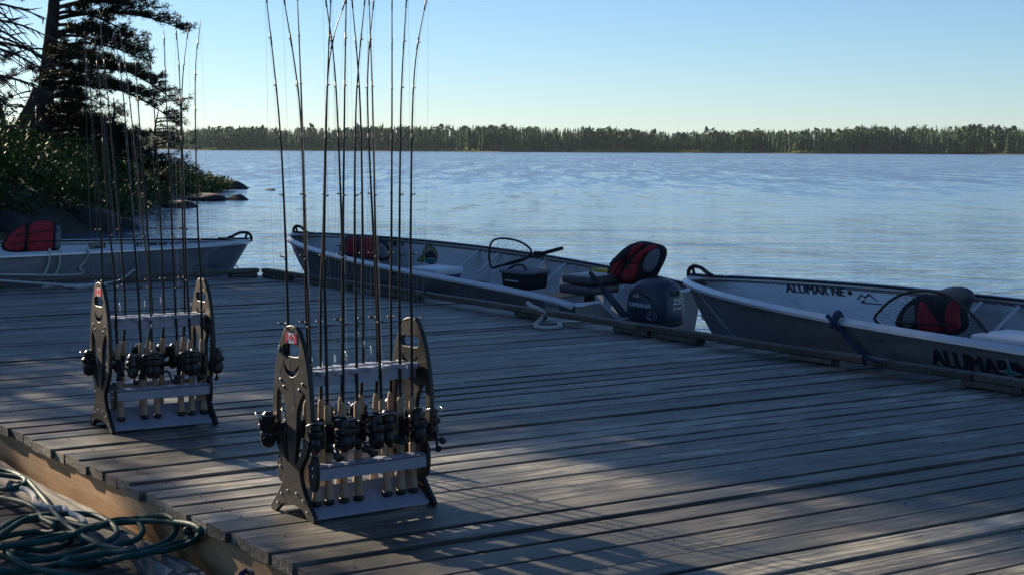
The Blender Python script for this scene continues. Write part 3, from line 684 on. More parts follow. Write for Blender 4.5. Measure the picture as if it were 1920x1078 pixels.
def scallop_bar(L, dep, n, h):
    prof = [(0, 0), (L, 0), (L, dep)]; w_ = L / n
    for i in range(n - 1, -1, -1):
        c = (i + .5) * w_; r = w_ * .34
        prof += [(c + r, dep), (c + r * .9, dep - .012), (c + r * .5, dep - .022), (c - r * .5, dep - .022), (c - r * .9, dep - .012), (c - r, dep)]
    prof.append((0, dep)); return curve_mesh([prof], h / 2, .0008)
def rod_rack(loc, rz, label):
    root = empty('rod_rack', loc, rz); tag(root, label, 'rod rack')
    # local x = along the rack, y = away (far row), z up; the flag plate stands at x = 0
    LEN = .545
    for px_, flip in ((0, 1), (LEN, -1)):
        o = link('end_plate', plate_me, M_rub, root); o.matrix_local = Matrix(((0, 0, -1, px_), (-1, 0, 0, 0), (0, 1, 0, 0), (0, 0, 0, 1)))
        for sy in (-1, 1):
            for yy, zz in ((.085, .525), (.060, .50), (.035, .135 - .04), (.085, .075), (.115, .035)):
                e = link('screw', screw_me, M_screw, o); e.matrix_local = Matrix.Translation((yy * sy, zz, .0097 * flip)) @ Matrix.Rotation(0 if flip > 0 else PI, 4, 'X')
            er = link('ear', ear_me, M_rub, o); er.matrix_local = Matrix.Translation((.122 * sy, .185, -.0185 * flip))
            for zz in (.175, .205):
                e = link('screw', screw_me, M_screw, o); e.matrix_local = Matrix.Translation((.127 * sy, zz, -.0103 * flip)) @ Matrix.Rotation(0 if flip > 0 else PI, 4, 'X')
        if flip > 0:
            fl = MB().box((0, 0, 0), (.098, .040, .0006)).build('flag_sticker', M_white, o); fl.location = (0, .694, .0101)
            fl.rotation_euler = (0, 0, R(3))
            for sx in (-1, 1): b = MB().box((.037 * sx, 0, .0007), (.024, .040, .0006)).build('red_bar', M_redp, fl)
            lf = link('maple_leaf', leaf_me, M_redp, fl); lf.matrix_local = Matrix.Translation((0, 0, .0012)) @ Matrix.Diagonal((.034, .034, 1, 1))
            fl.scale.x = .92
    x0, x1 = .014, LEN - .014; W = x1 - x0
    for sy in (-1, 1):
        top = link('top_rail', bpy.data.meshes.get('rack_top') or named(scallop_bar(W, .05, 7, .016), 'rack_top'), M_greyb, root)
        top.matrix_local = Matrix(((1, 0, 0, x0), (0, sy, 0, .022 * sy), (0, 0, 1, .555), (0, 0, 0, 1)))
        lip = MB().box((0, 0, 0), (W, .006, .042)).build('rail_face', M_greyb, top); lip.location = (W / 2, .024, -.030)
        lowr = link('lower_rail', bpy.data.meshes.get('rack_low') or named(scallop_bar(W, .055, 7, .012), 'rack_low'), M_greyb, root)
        lowr.matrix_local = Matrix(((1, 0, 0, x0), (0, sy, 0, .082 * sy), (0, 0, 1, .205), (0, 0, 0, 1)))
        face = MB().box((0, 0, 0), (W - .002, .007, .050)).build('rail_face', M_greyb, lowr); face.location = (W / 2, .062, -.022)
        sl = MB().box((0, 0, 0), (W, .004, .004)).build('rail_shadow_strip', M_dark, lowr); sl.location = (W / 2, .0655, -.001)  # dark strip painting a shadow line along the rail face
    tray = MB().add([(x0, -.148, .018), (x1, -.148, .018), (x1, 0, .102), (x0, 0, .102), (x0, .148, .018), (x1, .148, .018),
                     (x0, -.148, .008), (x1, -.148, .008), (x1, 0, .092), (x0, 0, .092), (x0, .148, .008), (x1, .148, .008)],
                    [(0, 1, 2, 3), (3, 2, 5, 4), (7, 6, 9, 8), (8, 9, 10, 11), (0, 6, 7, 1), (4, 5, 11, 10), (0, 3, 9, 6), (3, 4, 10, 9), (1, 7, 8, 2), (2, 8, 11, 5)]).build('butt_tray', M_greyb, root)
    return root
def named(me, n): me.name = n; return me
RACK1 = (D(2.775, 5.615), DA + R(3.0)); RACK2 = (D(2.835, 7.90), DA + R(-1.0))
rod_rack(RACK1[0], RACK1[1], 'black rod rack with small flag sticker, the nearer of the two racks')
rod_rack(RACK2[0], RACK2[1], 'black rod rack with small flag sticker, the farther one near the left boat')

# ------------------------------------------------------------------ fishing rods
def torus_pts(r, n): return [Vector((r * math.cos(2 * PI * k / n), r * math.sin(2 * PI * k / n), 0)) for k in range(n)]
butt_me = MB().lathe([(.012, -.002), (.0195, .002), (.0205, .012), (.019, .02)], 14).mesh('butt_cap', True)
grip_me = MB().lathe([(.0185, .02), (.0195, .035), (.0165, .065), (.0148, .10), (.0146, .20), (.0152, .235), (.014, .245)], 14).mesh('rear_grip', True)
seat_me = MB().lathe([(.0135, .245), (.0138, .26), (.0115, .275), (.0115, .35), (.0142, .36), (.0142, .378)], 12).mesh('reel_seat', True)
fore_me = MB().lathe([(.0138, .378), (.0142, .40), (.0135, .45), (.0105, .468), (.007, .472)], 14).mesh('foregrip', True)
# reel: x = outward from the rod, z = along the rod towards the tip; origin on the rod axis at the reel seat
rb = MB(); rb.box((.018, 0, 0), (.012, .014, .055)); rb.tube([(.014, 0, .002), (.035, 0, -.008), (.052, 0, -.016)], [.007, .006, .010], 8)
rb.lathe([(.001, -.052), (.012, -.050), (.021, -.040), (.025, -.022), (.024, -.006), (.020, .0)], 14, Matrix.Translation((.062, 0, 0)) @ Matrix.Scale(.72, 4, Vector((0, 1, 0))))
rb.tube([(.062, -.03, -.026), (.062, .028, -.026)], .012, 10)
reel_body = rb.mesh('reel_body', True); reel_body.set_sharp_from_angle(angle=R(35))
rt = MB().lathe([(.012, .0), (.026, .002), (.0285, .010), (.0285, .020), (.026, .022)], 18, Matrix.Translation((.062, 0, 0)))
for sy in (-1, 1): rt.box((.062, .029 * sy, .024), (.013, .006, .036))
rotor_me = rt.mesh('rotor', True); rotor_me.set_sharp_from_angle(angle=R(35))
spool_me = MB().lathe([(.024, .022), (.0255, .024), (.0205, .028), (.0205, .043), (.0265, .046), (.0265, .049), (.016, .051), (.010, .058), (.001, .059)], 18, Matrix.Translation((.062, 0, 0))).mesh('spool', True)
spool_me.set_sharp_from_angle(angle=R(30))
bail_me = MB().tube([(.062 + .040 * math.sin(a) * .95, -.033 * math.cos(a), .042 + .012 * math.sin(a)) for a in [PI * k / 12 for k in range(13)]], .0016, 6).mesh('bail', True)
crk = MB().tube([(.062, .030, -.026), (.062, .043, -.026), (.066, .050, -.032), (.088, .058, -.056), (.092, .060, -.060)], [.005, .005, .0045, .004, .004], 7)
crank_me = crk.mesh('crank', True)
knob_me = MB().lathe([(.004, 0), (.011, .004), (.012, .012), (.0095, .024), (.006, .03)], 10, Matrix.Translation((.092, .060, -.060)) @ Matrix.Rotation(-PI / 2, 4, 'X') @ Matrix.Scale(.7, 4, Vector((1, 0, 0)))).mesh('knob', True)
def guide_mesh(r, so):
    mb = MB().tube([Vector((so + p.x, p.y, .25 * (so + p.x))) for p in torus_pts(r, 12)], r * .14 + .0006, 5, closed=True)
    mb.tube([(0, 0, -.022), (so - r, 0, .25 * so - .004), (so, r * .9, .25 * so)], .0012, 4); mb.tube([(0, 0, .014), (so - r, 0, .25 * so)], .0012, 4)
    mb.tube([(0, 0, -.03), (0, 0, .022)], .0052 * (.45 + r / .022), 6)
    return mb.mesh('guide', True)
GUIDES = [guide_mesh(.0125, .026), guide_mesh(.009, .018), guide_mesh(.007, .012), guide_mesh(.0055, .009), guide_mesh(.0045, .007), guide_mesh(.004, .006), guide_mesh(.0035, .005)]
def basis(zax, xhint):
    z = zax.normalized(); x = (xhint - z * xhint.dot(z)).normalized(); y = z.cross(x); return Matrix((x, y, z)).transposed().to_4x4()
def fishing_rod(base, pts, face, label, group, seed, hand=1, drop=0.0, line_to=None):
    """base: butt; pts: world points up the blank, first about at rail height, last the tip"""
    g = random.Random(seed); root = empty('fishing_rod', base); tag(root, label, 'fishing rod', group)
    ax = (pts[0] - base).normalized(); B = basis(ax, face)
    for nm_, me, mt in (('butt_cap', butt_me, M_black), ('rear_grip', grip_me, M_cork), ('reel_seat', seat_me, M_blank), ('foregrip', fore_me, M_cork)):
        o = link(nm_, me, mt, root); o.matrix_local = B @ Matrix.Diagonal((1, 1, .82 if nm_ != 'butt_cap' else 1, 1))
    rl = link('reel', reel_body, M_reel, root); rl.matrix_local = B @ Matrix.Translation((0, 0, .268)) @ Matrix.Scale(g.uniform(1.12, 1.36), 4)
    for nm_, me, mt in (('rotor', rotor_me, M_reel), ('spool', spool_me, M_reelmet if g.random() < .35 else M_reel), ('bail', bail_me, M_reelmet)):
        o = link(nm_, me, mt, rl)
        if nm_ != 'spool': o.matrix_local = Matrix.Translation((.062, 0, 0)) @ Matrix.Rotation(g.uniform(-.7, .7), 4, 'Z') @ Matrix.Translation((-.062, 0, 0))
    turn = g.uniform(-1.2, 1.2)
    for nm_, me, mt in (('crank', crank_me, M_reel), ('crank_knob', knob_me, M_black)):
        o = link(nm_, me, mt, rl); o.matrix_local = Matrix.Scale(hand, 4, Vector((0, 1, 0))) @ Matrix.Translation((.062, 0, -.026)) @ Matrix.Rotation(turn, 4, 'Y') @ Matrix.Translation((-.062, 0, .026))
    ctrl = [base + ax * .37] + list(pts); sm = smooth_curve(ctrl, 12); N = len(sm)
    acc = [0]
    for i in range(1, N): acc.append(acc[-1] + (sm[i] - sm[i - 1]).length)
    T = acc[-1]; rad = [.0052 * (1 - a / T) ** .9 + .0015 for a in acc]
    MB().tube([p - base for p in sm], rad, 7).build('blank', M_blank, root, smooth=True)
    def at(d):
        i = max(1, next((k for k, a in enumerate(acc) if a >= d), N - 1)); u = (d - acc[i - 1]) / max(1e-6, acc[i] - acc[i - 1]); return sm[i - 1].lerp(sm[i], u), (sm[i] - sm[i - 1])
    L0 = 2.08 - .46; pos = [.32, .58, .82, 1.04, 1.24, 1.42, 1.58]; gp = []
    for k, d in enumerate(pos):
        if d + .03 > T: break
        p, tn = at(d); o = link('guide', GUIDES[k], M_guide, root); bm_ = basis(tn, face); bm_.translation = p - base; o.matrix_local = bm_
        gp.append(p + bm_.to_3x3() @ Vector((.026 * .62 ** k + .004, 0, .004)))
    spool_p = base + B.to_3x3() @ Vector((.07, 0, .262 + .05))
    ln = [spool_p] + gp + [sm[-1]]
    end = line_to if line_to is not None else base + B.to_3x3() @ Vector((.03, .0, .40))
    low_p = end.lerp(sm[-1], .12)
    MB().tube([p - base for p in ln], .0004, 3, caps=False).build('line', M_line, root)
    mid = [sm[-1], sm[-1].lerp(end, .5) + face * .012, end]
    lf = MB().tube([p - base for p in smooth_curve(mid, 6)], .0004, 3, caps=False).build('leader', M_line, root)
    sw = mid[0].lerp(end, .86 + .1 * g.random()) - base
    MB().lathe([(.001, -.016), (.004, -.010), (.005, 0), (.003, .008), (.001, .016)], 7, Matrix.Translation(sw)).build('snap_swivel', M_screw, lf, smooth=True)
    return root
ORD = ['first', 'second', 'third', 'fourth', 'fifth', 'sixth', 'seventh', 'eighth']
# nearer rack: (butt px or rack fraction), pixel path of the blank (x,y) upward
R1 = Matrix.Translation(RACK1[0]) @ Matrix.Rotation(RACK1[1], 4, 'Z'); R2 = Matrix.Translation(RACK2[0]) @ Matrix.Rotation(RACK2[1], 4, 'Z')
def rack_face(Rm, sgn): return (Rm.to_3x3() @ Vector((0, sgn, 0))).normalized()
def place_rods(Rm, sc, near, far, name, rackno):
    for row, lst, sgn in (('front', near, -1), ('back', far, 1)):
        for k, (butt, path, ext, hand, twist) in enumerate(lst):
            yb = .100 * sgn; p_up = .052 * sgn
            def hit(x, y, yl):      # ray against the vertical plane local y = yl of the rack
                n = Rm.to_3x3() @ Vector((0, 1, 0)); o = Rm @ Vector((0, yl, 0)); d = ray(x, y); return CAM + d * ((o - CAM).dot(n) / d.dot(n))
            if isinstance(butt, tuple):
                b = hit(butt[0], butt[1], yb); xl = (Rm.inverted() @ b).x
            else: xl = butt
            zb = .018 + .084 * (1 - abs(yb) / .148) + .004
            base = Rm @ Vector((xl, yb, zb)); pts = []
            for j, (x, y) in enumerate(path):
                pts.append(hit(x, y, p_up * (1 + .5 * min(1, j / 3))))
            tip = pts[-1] + (pts[-1] - pts[-2]).normalized() * ext + (pts[-1] - 2 * pts[-2] + pts[-3]) * .5 * ext if ext > 0 else pts[-1]
            if ext > 0: pts.append(tip)
            f = rack_face(Rm, sgn); f = Matrix.Rotation(R(twist), 3, 'Z') @ f
            lab = f'{name}, {row} row, {ORD[k]} from the flag plate'
            fishing_rod(base, pts, f, lab, None, rackno * 100 + k + (50 if sgn > 0 else 0), hand)
near1 = [((595, 938), [(584, 700), (577, 540), (573, 440), (568, 262), (558, 0)], .16, 1, -25),
         ((618, 934), [(613, 720), (609, 540), (608, 440), (613, 190), (620, 0)], .14, -1, 20),
         ((645, 932), [(643, 720), (643.5, 540), (643, 440), (646, 190), (649, 0)], .16, 1, -10),
         ((673, 928), [(669, 720), (667, 540), (665, 440), (668, 190), (684, 0)], .08, 1, 30),
         ((727, 920), [(714, 720), (708, 540), (704, 440), (699, 200), (692, 0)], .12, -1, -20),
         ((752, 912), [(750, 700), (749, 540), (749, 440), (752, 190), (762, 0)], .12, 1, 25),
         ((775, 906), [(772, 700), (771, 540), (770, 440), (776, 150), (799, 0)], .05, -1, 75)]
far1 = [(.030, [(541, 640), (538, 540), (535, 440), (524, 230), (500, 0)], .05, -1, 45),
        (.105, [(577, 660), (573, 540), (571, 440), (562, 200), (533, 0)], .05, 1, 10),
        (.185, [(601, 660), (602, 540), (606, 440), (616, 130), (648, 0)], .02, 1, -20),
        (.265, [(642, 660), (642, 540), (641, 440), (629, 150), (611, 0)], .10, -1, 15),
        (.345, [(681, 660), (680, 540), (680, 440), (675, 190), (660, 0)], .10, 1, -15),
        (.425, [(708, 660), (705, 540), (700, 440), (689, 170), (701, 0)], .06, -1, 20),
        (.505, [(733, 660), (733, 540), (734, 440), (735, 190), (735, 0)], .18, 1, -30)]
place_rods(R1, 1, near1, far1, 'fishing rod in the nearer rack', 1)
near2 = [((228, 783), [(219, 640), (213.5, 510), (202, 399), (188, 190), (176, 60)], 0, 1, 60),
         ((272, 780), [(264, 640), (256.6, 510), (247, 399), (231, 180), (216, 70)], 0, -1, 10),
         ((296, 779), [(285, 640), (278, 510), (265, 399), (240, 160), (222, 40)], 0, 1, -15),
         ((341, 774), [(332, 640), (325.6, 510), (321, 393), (311, 178), (307, 56)], 0, 1, 15),
         ((360, 773), [(356, 620), (350, 510), (346, 399), (341, 180), (354, 45)], 0, -1, -10),
         ((382, 769), [(379, 640), (376, 510), (370, 399), (366, 150), (376, 39)], 0, 1, 70)]
far2 = [(.035, [(194, 560), (192, 510), (187, 399), (170, 182), (158, 60)], 0, -1, 50),
        (.125, [(235, 590), (231, 510), (222.5, 399), (197, 130), (186, 20)], 0, 1, 0),
        (.235, [(285, 590), (281, 510), (274.5, 399), (260, 208), (252, 60)], 0, -1, 15),
        (.345, [(307, 590), (305, 510), (300, 397), (288, 190), (276, 70)], 0, 1, -15),
        (.455, [(346, 590), (345, 510), (342, 399), (337, 150), (329, 44)], 0, 1, 20)]
place_rods(R2, 1, near2, far2, 'fishing rod in the farther rack', 2)
# ------------------------------------------------------------------ boats
BL, BB, BG0, BRISE = 5.80, 1.90, .60, .292
def b_w(q):
    return (BB / 2) * ((.88 + .12 * math.sin(q / .45 * PI / 2)) if q < .45 else max(0.0, 1 - min(1, (q - .45) / .55) ** 1.70) ** .627)
def b_h(q): return BG0 + BRISE * max(q, 0) ** .62
def hull_pt(q, f, side, off=0.0):
    w = b_w(q); hg = b_h(q); G = Vector((q * BL, w, hg))
    C = Vector((q * (BL - .30), w * (.84 - .22 * q * q), .15 + .26 * q ** 4)); K = Vector((q * (BL - .66), 0, .02 + .12 * q ** 6))
    if f <= .65:
        u = f / .65; p = G.lerp(C, u); p.y += .035 * math.sin(u * PI) * min(1, w / .4)
    else: p = C.lerp(K, (f - .65) / .35)
    p.y = max(0, p.y - off); p.y *= side
    return p
QS = [0, .04, .1, .17, .24, .31, .38, .45, .51, .57, .62, .67, .72, .765, .805, .84, .87, .895, .918, .938, .955, .97, .982, .992, 1.0]
FS = [0, .06, .2, .35, .50, .62, .65, .68, .82, 1.0]
def hull_surf(x, drop, side, off):
    """point on the side at boat x, 'drop' below the gunwale"""
    q = min(.999, max(0, x / BL)); lo, hi = 0.0, .65; zt = b_h(q) - drop
    for _ in range(18):
        mid = (lo + hi) / 2
        if hull_pt(q, mid, side).z > zt: lo = mid
        else: hi = mid
    p = hull_pt(q, (lo + hi) / 2, side)
    p.y -= side * off; return p
def boat_matrix(s0, t0, z0, yaw, pit, heel, typ):
    if typ == 0: ang = DA - yaw; hx = heel
    else: ang = DA + PI / 2 + yaw; hx = -heel
    Rm = Euler((hx, -pit, ang), 'XYZ').to_matrix().to_4x4(); a = Rm.to_3x3() @ Vector((1, 0, 0))
    o = D(t0, s0, z0) ; base = o - a * BL - Vector((0, 0, BG0 + BRISE)); Rm.translation = base; return Rm
def decal(me, mats, boat, x0, drop, side, inner, dirx, name, mat_, slant=0.0, lift=.004):
    off = (.016 + lift) if inner else -lift - .002
    for v in me.vertices:
        u, w = v.co.x, v.co.y; v.co = hull_surf(x0 + dirx * u, drop - w + slant * u, side, off)
    o = link(name, me, mat_, boat); return o
def make_boat(par, typ, label, hullm, far_side, bow_dir, text_in=None, text_out=None, emblem=None, notch=True, braces=True):
    M = boat_matrix(*par, typ); root = empty('fishing_boat', M.translation); root.rotation_euler = M.to_euler(); tag(root, label, 'boat', 'aluminium fishing boats moored to the dock')
    rows = [[hull_pt(q, f, 1) for f in FS] + [hull_pt(q, f, -1) for f in FS[-2::-1]] for q in QS]
    h = MB().grid(rows); hu = h.build('hull', hullm, root, smooth=True, angle=25)
    inn = [[hull_pt(q, f, 1, .014) + Vector((-.012 * (q > .9), 0, .004 if f > .7 else 0)) for f in FS[1:-2]] for q in QS[:-1]]
    for sd in (1, -1):
        rr = [[Vector((p.x, p.y * sd, p.z)) for p in rw] for rw in inn]
        MB().grid(rr).build('inner_skin', M_alu, root, smooth=True, angle=25)
    # gunwales: outward sloping extrusion
    for sd in (1, -1):
        rows = []
        for i, q in enumerate(QS):
            p = hull_pt(q, 0, 1); p2 = hull_pt(min(1, q + .01), 0, 1) - hull_pt(max(0, q - .01), 0, 1); tn = Vector((p2.x, p2.y, 0)).normalized(); o = Vector((-tn.y, tn.x, 0))
            if q == 1.0: o = Vector((1, 0, 0))
            if q > .99: o = Vector((.9, .44, 0)).normalized() if q < 1 else Vector((1, 0, 0))
            sec = [(-.026, -.030), (-.026, .008), (-.012, .012), (.028, -.014), (.030, -.034)]
            rows.append([Vector(((p + o * a).x, max(0.0, (p + o * a).y) * sd, p.z + b)) for a, b in sec])
        mb = MB().grid(rows, closed=True); mb.f.append((4, 3, 2, 1, 0)); me = mb.mesh('gunwale', True); fix_normals(me); me.set_sharp_from_angle(angle=R(30)); gw = link('gunwale', me, M_gun, root)
        MB().tube([hull_pt(q, 0, sd) + Vector((0, -sd * .030 * min(1, b_w(q) / .1), -.004)) for q in QS[:-2]], .011, 5).build('gunwale_shade', M_black, gw, smooth=True)  # black tube standing in for the shade on the gunwale's inner face
    # floor
    rows = []
    for q in (.02, .2, .4, .55, .68, .78, .85):
        y = b_w(q) * .80 - .02; rows.append([(q * (BL - .2), y, .16 + .1 * q ** 4), (q * (BL - .2), -y, .16 + .1 * q ** 4)])
    MB().grid(rows).build('floor', M_floor, root)
    # transom with motor notch
    w = b_w(0); wc = w * .84; nz = BG0 - .20
    prof = [(-w, BG0 - .01), (-w * .62, BG0 - .015)] + ([(-.30, nz), (.30, nz)] if notch else []) + [(w * .62, BG0 - .015), (w, BG0 - .01), (wc + .02, .16), (0, .03), (-wc - .02, .16)]
    tr = curve_mesh([prof], .018, .002); to = link('transom', tr, hullm, root); to.matrix_local = Matrix(((0, 0, 1, .0), (1, 0, 0, 0), (0, 1, 0, 0), (0, 0, 0, 1)))
    for sd in (1, -1):
        cap = MB().tube([(.0, sd * w * .98, BG0 - .005), (0, sd * w * .62, BG0 - .01), (0, sd * .30, nz + .006), (0, 0, nz + .006)], .021, 6, flat=1.0).build('transom_cap', M_gun, root)
        MB().box((.02, sd * (w - .05), BG0 - .005), (.16, .14, .012)).build('corner_plate', M_alu, root)
    # ribs, braces, rivets
    for i, q in enumerate([.08, .16, .24, .32, .40, .48, .56]):
        for sd in (1, -1):
            pts = [hull_pt(q, f, sd) for f in (.05, .2, .35, .5, .62)]
            rows = []
            for p in pts: rows.append([p + Vector((-.016, -sd * .015, 0)), p + Vector((-.016, -sd * .035, 0)), p + Vector((.016, -sd * .035, 0)), p + Vector((.016, -sd * .015, 0))])
            MB().grid(rows).build('rib', M_alu, root)
    if braces:
        for q in (.16, .345, .40, .53, .586):
            for sd in (1, -1):
                p = hull_pt(q, .04, sd) + Vector((0, -sd * .035, -.01)); e = Vector((p.x + .02, sd * (abs(p.y) - .30), b_h(q) - .24))
                MB().tube([p, e], .016, 4).build('brace', M_gun, root)
    for q in (.30, .575, .76):
        y = b_w(q) * .93 - .04; zt = .40 + .05 * q
        MB().box((q * BL, 0, zt), (.30, 2 * y, .02)).build('bench', M_bench, root)
        for sx in (-1, 1): MB().box((q * BL + sx * .135, 0, (zt + .15) / 2), (.008, 2 * y * .95, zt - .17)).build('bench_side', M_alu, root)
    MB().box((.17, 0, .37), (.30, 1.5, .02)).build('bench', M_bench, root)
    rv = MB()
    for sd in (1, -1):
        for k in range(30):
            for r_ in (0, 1):
                q = .90 - .0028 * k + r_ * .008; dr = .05 + .0135 * k
                p = hull_surf(q * BL, dr, sd, .0165); rv.lathe([(.0065, -.002), (.0065, .001), (.002, .0035)], 6, Matrix.Translation(p) @ Matrix.Rotation(sd * PI / 2, 4, 'X'))
                p = hull_surf(q * BL, dr, sd, -.002); rv.lathe([(.0065, -.002), (.0065, .001), (.002, .0035)], 6, Matrix.Translation(p) @ Matrix.Rotation(-sd * PI / 2, 4, 'X'))
        for k in range(70):
            q = .03 + .013 * k; p = hull_surf(q * BL, .048, sd, .0165); rv.lathe([(.005, -.002), (.005, .001), (.002, .003)], 5, Matrix.Translation(p) @ Matrix.Rotation(sd * PI / 2, 4, 'X'))
    kind(rv.build('rivets', M_alu, root, smooth=True), 'stuff')
    # bow: deck plate, handle and eye
    zb = b_h(1)
    MB().add([hull_pt(.955, 0, 1) + Vector((0, -.02, .012)), hull_pt(.955, 0, -1) + Vector((0, .02, .012)), Vector((BL - .01, 0, zb + .012)), hull_pt(.982, 0, -1) + Vector((0, .01, .012)), hull_pt(.982, 0, 1) + Vector((0, -.01, .012))], [(0, 4, 2, 3, 1)]).build('bow_plate', M_alu, root)
    hd = MB().tube(smooth_curve([(BL + .035, 0, zb - .02), (BL + .03, 0, zb + .045), (BL - .02, 0, zb + .085), (BL - .12, 0, zb + .082), (BL - .20, 0, zb + .045), (BL - .27, 0, zb + .02)], 5), .017, 8)
    hd.tube([(BL - .02, 0, zb + .08), (BL - .045, 0, zb + .01)], .014, 6); hd.box((BL - .18, 0, zb + .018), (.40, .06, .014))
    hd.build('bow_handle', M_black, root, smooth=True, angle=40)
    ep = hull_pt(1, .45, 1) + Vector((.03, 0, 0)); MB().tube([ep + Vector((.02 + .028 * math.cos(a), 0, .028 * math.sin(a))) for a in [2 * PI * k / 14 for k in range(14)]], .007, 6, closed=True).build('bow_eye', M_alu, root, smooth=True)
    st = [hull_pt(1, f, 1) + Vector((.006, 0, 0)) for f in (.03, .15, .3, .45, .6, .65, .75, .88, 1.0)]
    MB().tube(st, .016, 6).build('stem_bar', M_gun, root, smooth=True)
    if text_in:
        for (txt, x0, drop, size) in text_in:
            [decal(text_mesh(txt, size, .0, 0, .94), None, root, x0 + dx, drop, far_side, True, bow_dir, 'hull_lettering', M_dark, lift=.004 + lf_) for dx, lf_ in ((-.0035, 0), (0, .0008), (.0035, .0016))]
    if text_out:
        for (txt, x0, drop, size) in text_out:
            [decal(text_mesh(txt, size, .0, 0, 1.04), None, root, x0 + dx, drop, -far_side, False, bow_dir, 'hull_lettering', M_dark, lift=.004 + lf_) for dx, lf_ in ((-.007, 0), (0, .0008), (.007, .0016))]
    return root, M
def scaled(me, s, dx=0, dy=0):
    me = me.copy()
    for v in me.vertices: v.co = Vector((v.co.x * s + dx, v.co.y * s + dy, v.co.z))
    return me
def disc(r, n=28, hole=None, sx=1.0): return curve_mesh([[(r * sx * math.cos(2 * PI * k / n), r * math.sin(2 * PI * k / n)) for k in range(n)]] + ([[(hole * sx * math.cos(2 * PI * k / n), hole * math.sin(2 * PI * k / n)) for k in range(n)]] if hole else []), .0006)
def poly(pts): return curve_mesh([pts], .0006)
def shift(me, dx, dy):
    for v in me.vertices: v.co.x += dx; v.co.y += dy
    return me
PAR = {1: (17.8289, 8.1997, .3207, .0129, -.032, .0073), 2: (17.6457, 8.7833, .3966, .1177, .0089, .0369), 3: (10.7292, 9.1372, .3313, .0131, -.0134, .0306)}
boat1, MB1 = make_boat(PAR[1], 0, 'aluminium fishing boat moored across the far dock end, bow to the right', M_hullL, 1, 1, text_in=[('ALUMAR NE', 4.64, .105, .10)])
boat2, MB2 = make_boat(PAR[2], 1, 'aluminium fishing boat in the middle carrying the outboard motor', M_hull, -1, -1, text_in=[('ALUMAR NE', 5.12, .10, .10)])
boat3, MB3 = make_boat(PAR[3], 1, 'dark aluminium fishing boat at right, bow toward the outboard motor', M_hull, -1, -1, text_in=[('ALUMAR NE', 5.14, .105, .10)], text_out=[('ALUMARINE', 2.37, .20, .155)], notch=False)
lf0 = curve_mesh([LEAF], .0006)
def put(me, boat, x0, drop, side, inner, d, name, m_, lift=.004): return decal(me, None, boat, x0, drop, side, inner, d, name, m_, lift=lift)
put(shift(scaled(lf0, .055), 0, 0), boat3, 4.58, .075, -1, True, -1, 'maple_leaf_decal', M_dark)
put(shift(scaled(lf0, .055), 0, 0), boat2, 4.54, .07, -1, True, -1, 'maple_leaf_decal', M_dark)
put(shift(scaled(lf0, .055), 0, 0), boat1, 5.20, .075, 1, True, 1, 'maple_leaf_decal', M_dark)
# small mountain outline next to the lettering of the right boat
put(poly([(0, 0), (.05, .05), (.08, .03), (.12, .06), (.20, 0), (.19, 0), (.12, .045), (.08, .018), (.05, .038), (.012, 0)]), boat3, 4.53, .125, -1, True, -1, 'mountain_decal', M_dark)
put(poly([(0, 0), (.055, .028), (.03, .0), (.2, .0), (.2, -.008), (.02, -.008)]), boat3, 4.50, .14, -1, True, -1, 'mountain_decal', M_seat)
# compass star over the outer lettering
star = []
for k in range(8):
    a = PI / 2 + k * PI / 4; r_ = .095 if k % 2 == 0 else .022; star.append((r_ * math.cos(a), r_ * math.sin(a)))
put(poly(star), boat3, 1.74, .165, 1, False, -1, 'star_decal', M_white, lift=.009)
put(scaled(poly([(x * .72, y * .72) for x, y in star]), 1), boat3, 1.74, .165, 1, False, -1, 'star_decal', M_teal, lift=.012)
# round landscape emblem inside the middle and left boats
def emblem(boat, x, drop, side, d):
    circ = lambda r, n=26: [(r * math.cos(2 * PI * k / n), r * math.sin(2 * PI * k / n)) for k in range(n)]
    put(disc(.108, hole=.099), boat, x, drop, side, True, d, 'emblem_ring', M_dark)
    half = [(.098 * math.cos(a), .098 * math.sin(a)) for a in [PI * k / 14 for k in range(15)]]
    lowh = [(.098 * math.cos(a), .098 * math.sin(a)) for a in [PI * 1.15 + PI * .7 * k / 12 for k in range(13)]]
    for i, (pts, m_) in enumerate(((circ(.099), M_cool), (half, M_sand), ([(-.095, -.015), (-.06, .03), (-.035, .012), (.005, .068), (.03, .035), (.05, .045), (.095, -.015)], M_seat),
                                   ([(-.012, .045), (.005, .068), (.02, .048), (.008, .052), (.0, .042)], M_white), (lowh, M_teal), ([(-.095, -.015), (.095, -.015), (.09, -.035), (.02, -.028), (-.05, -.042), (-.09, -.035)], M_dark),
                                   ([(-.20, -.075), (-.13, -.02), (-.10, .0), (-.06, -.03), (-.085, -.085), (-.15, -.09)], M_green), ([(-.18, -.07), (-.12, -.03), (-.11, -.05), (-.15, -.08)], M_sand))):
        put(poly(pts), boat, x, drop, side, True, d, 'emblem_field', m_, lift=.0045 + .0013 * i)
emblem(boat2, 4.15, .155, -1, -1); emblem(boat1, 4.22, .11, 1, 1)
put(poly([(-.09, .03), (.09, .03), (.09, -.03), (-.09, -.03)]), boat2, .27, .075, 1, False, -1, 'registration_sticker', M_white, lift=.004)
put(scaled(text_mesh('LEMMKO', .042, 0, 0, 1.0), 1, -.085, -.015), boat2, .27, .075, 1, False, -1, 'sticker_lettering', M_dark, lift=.006)

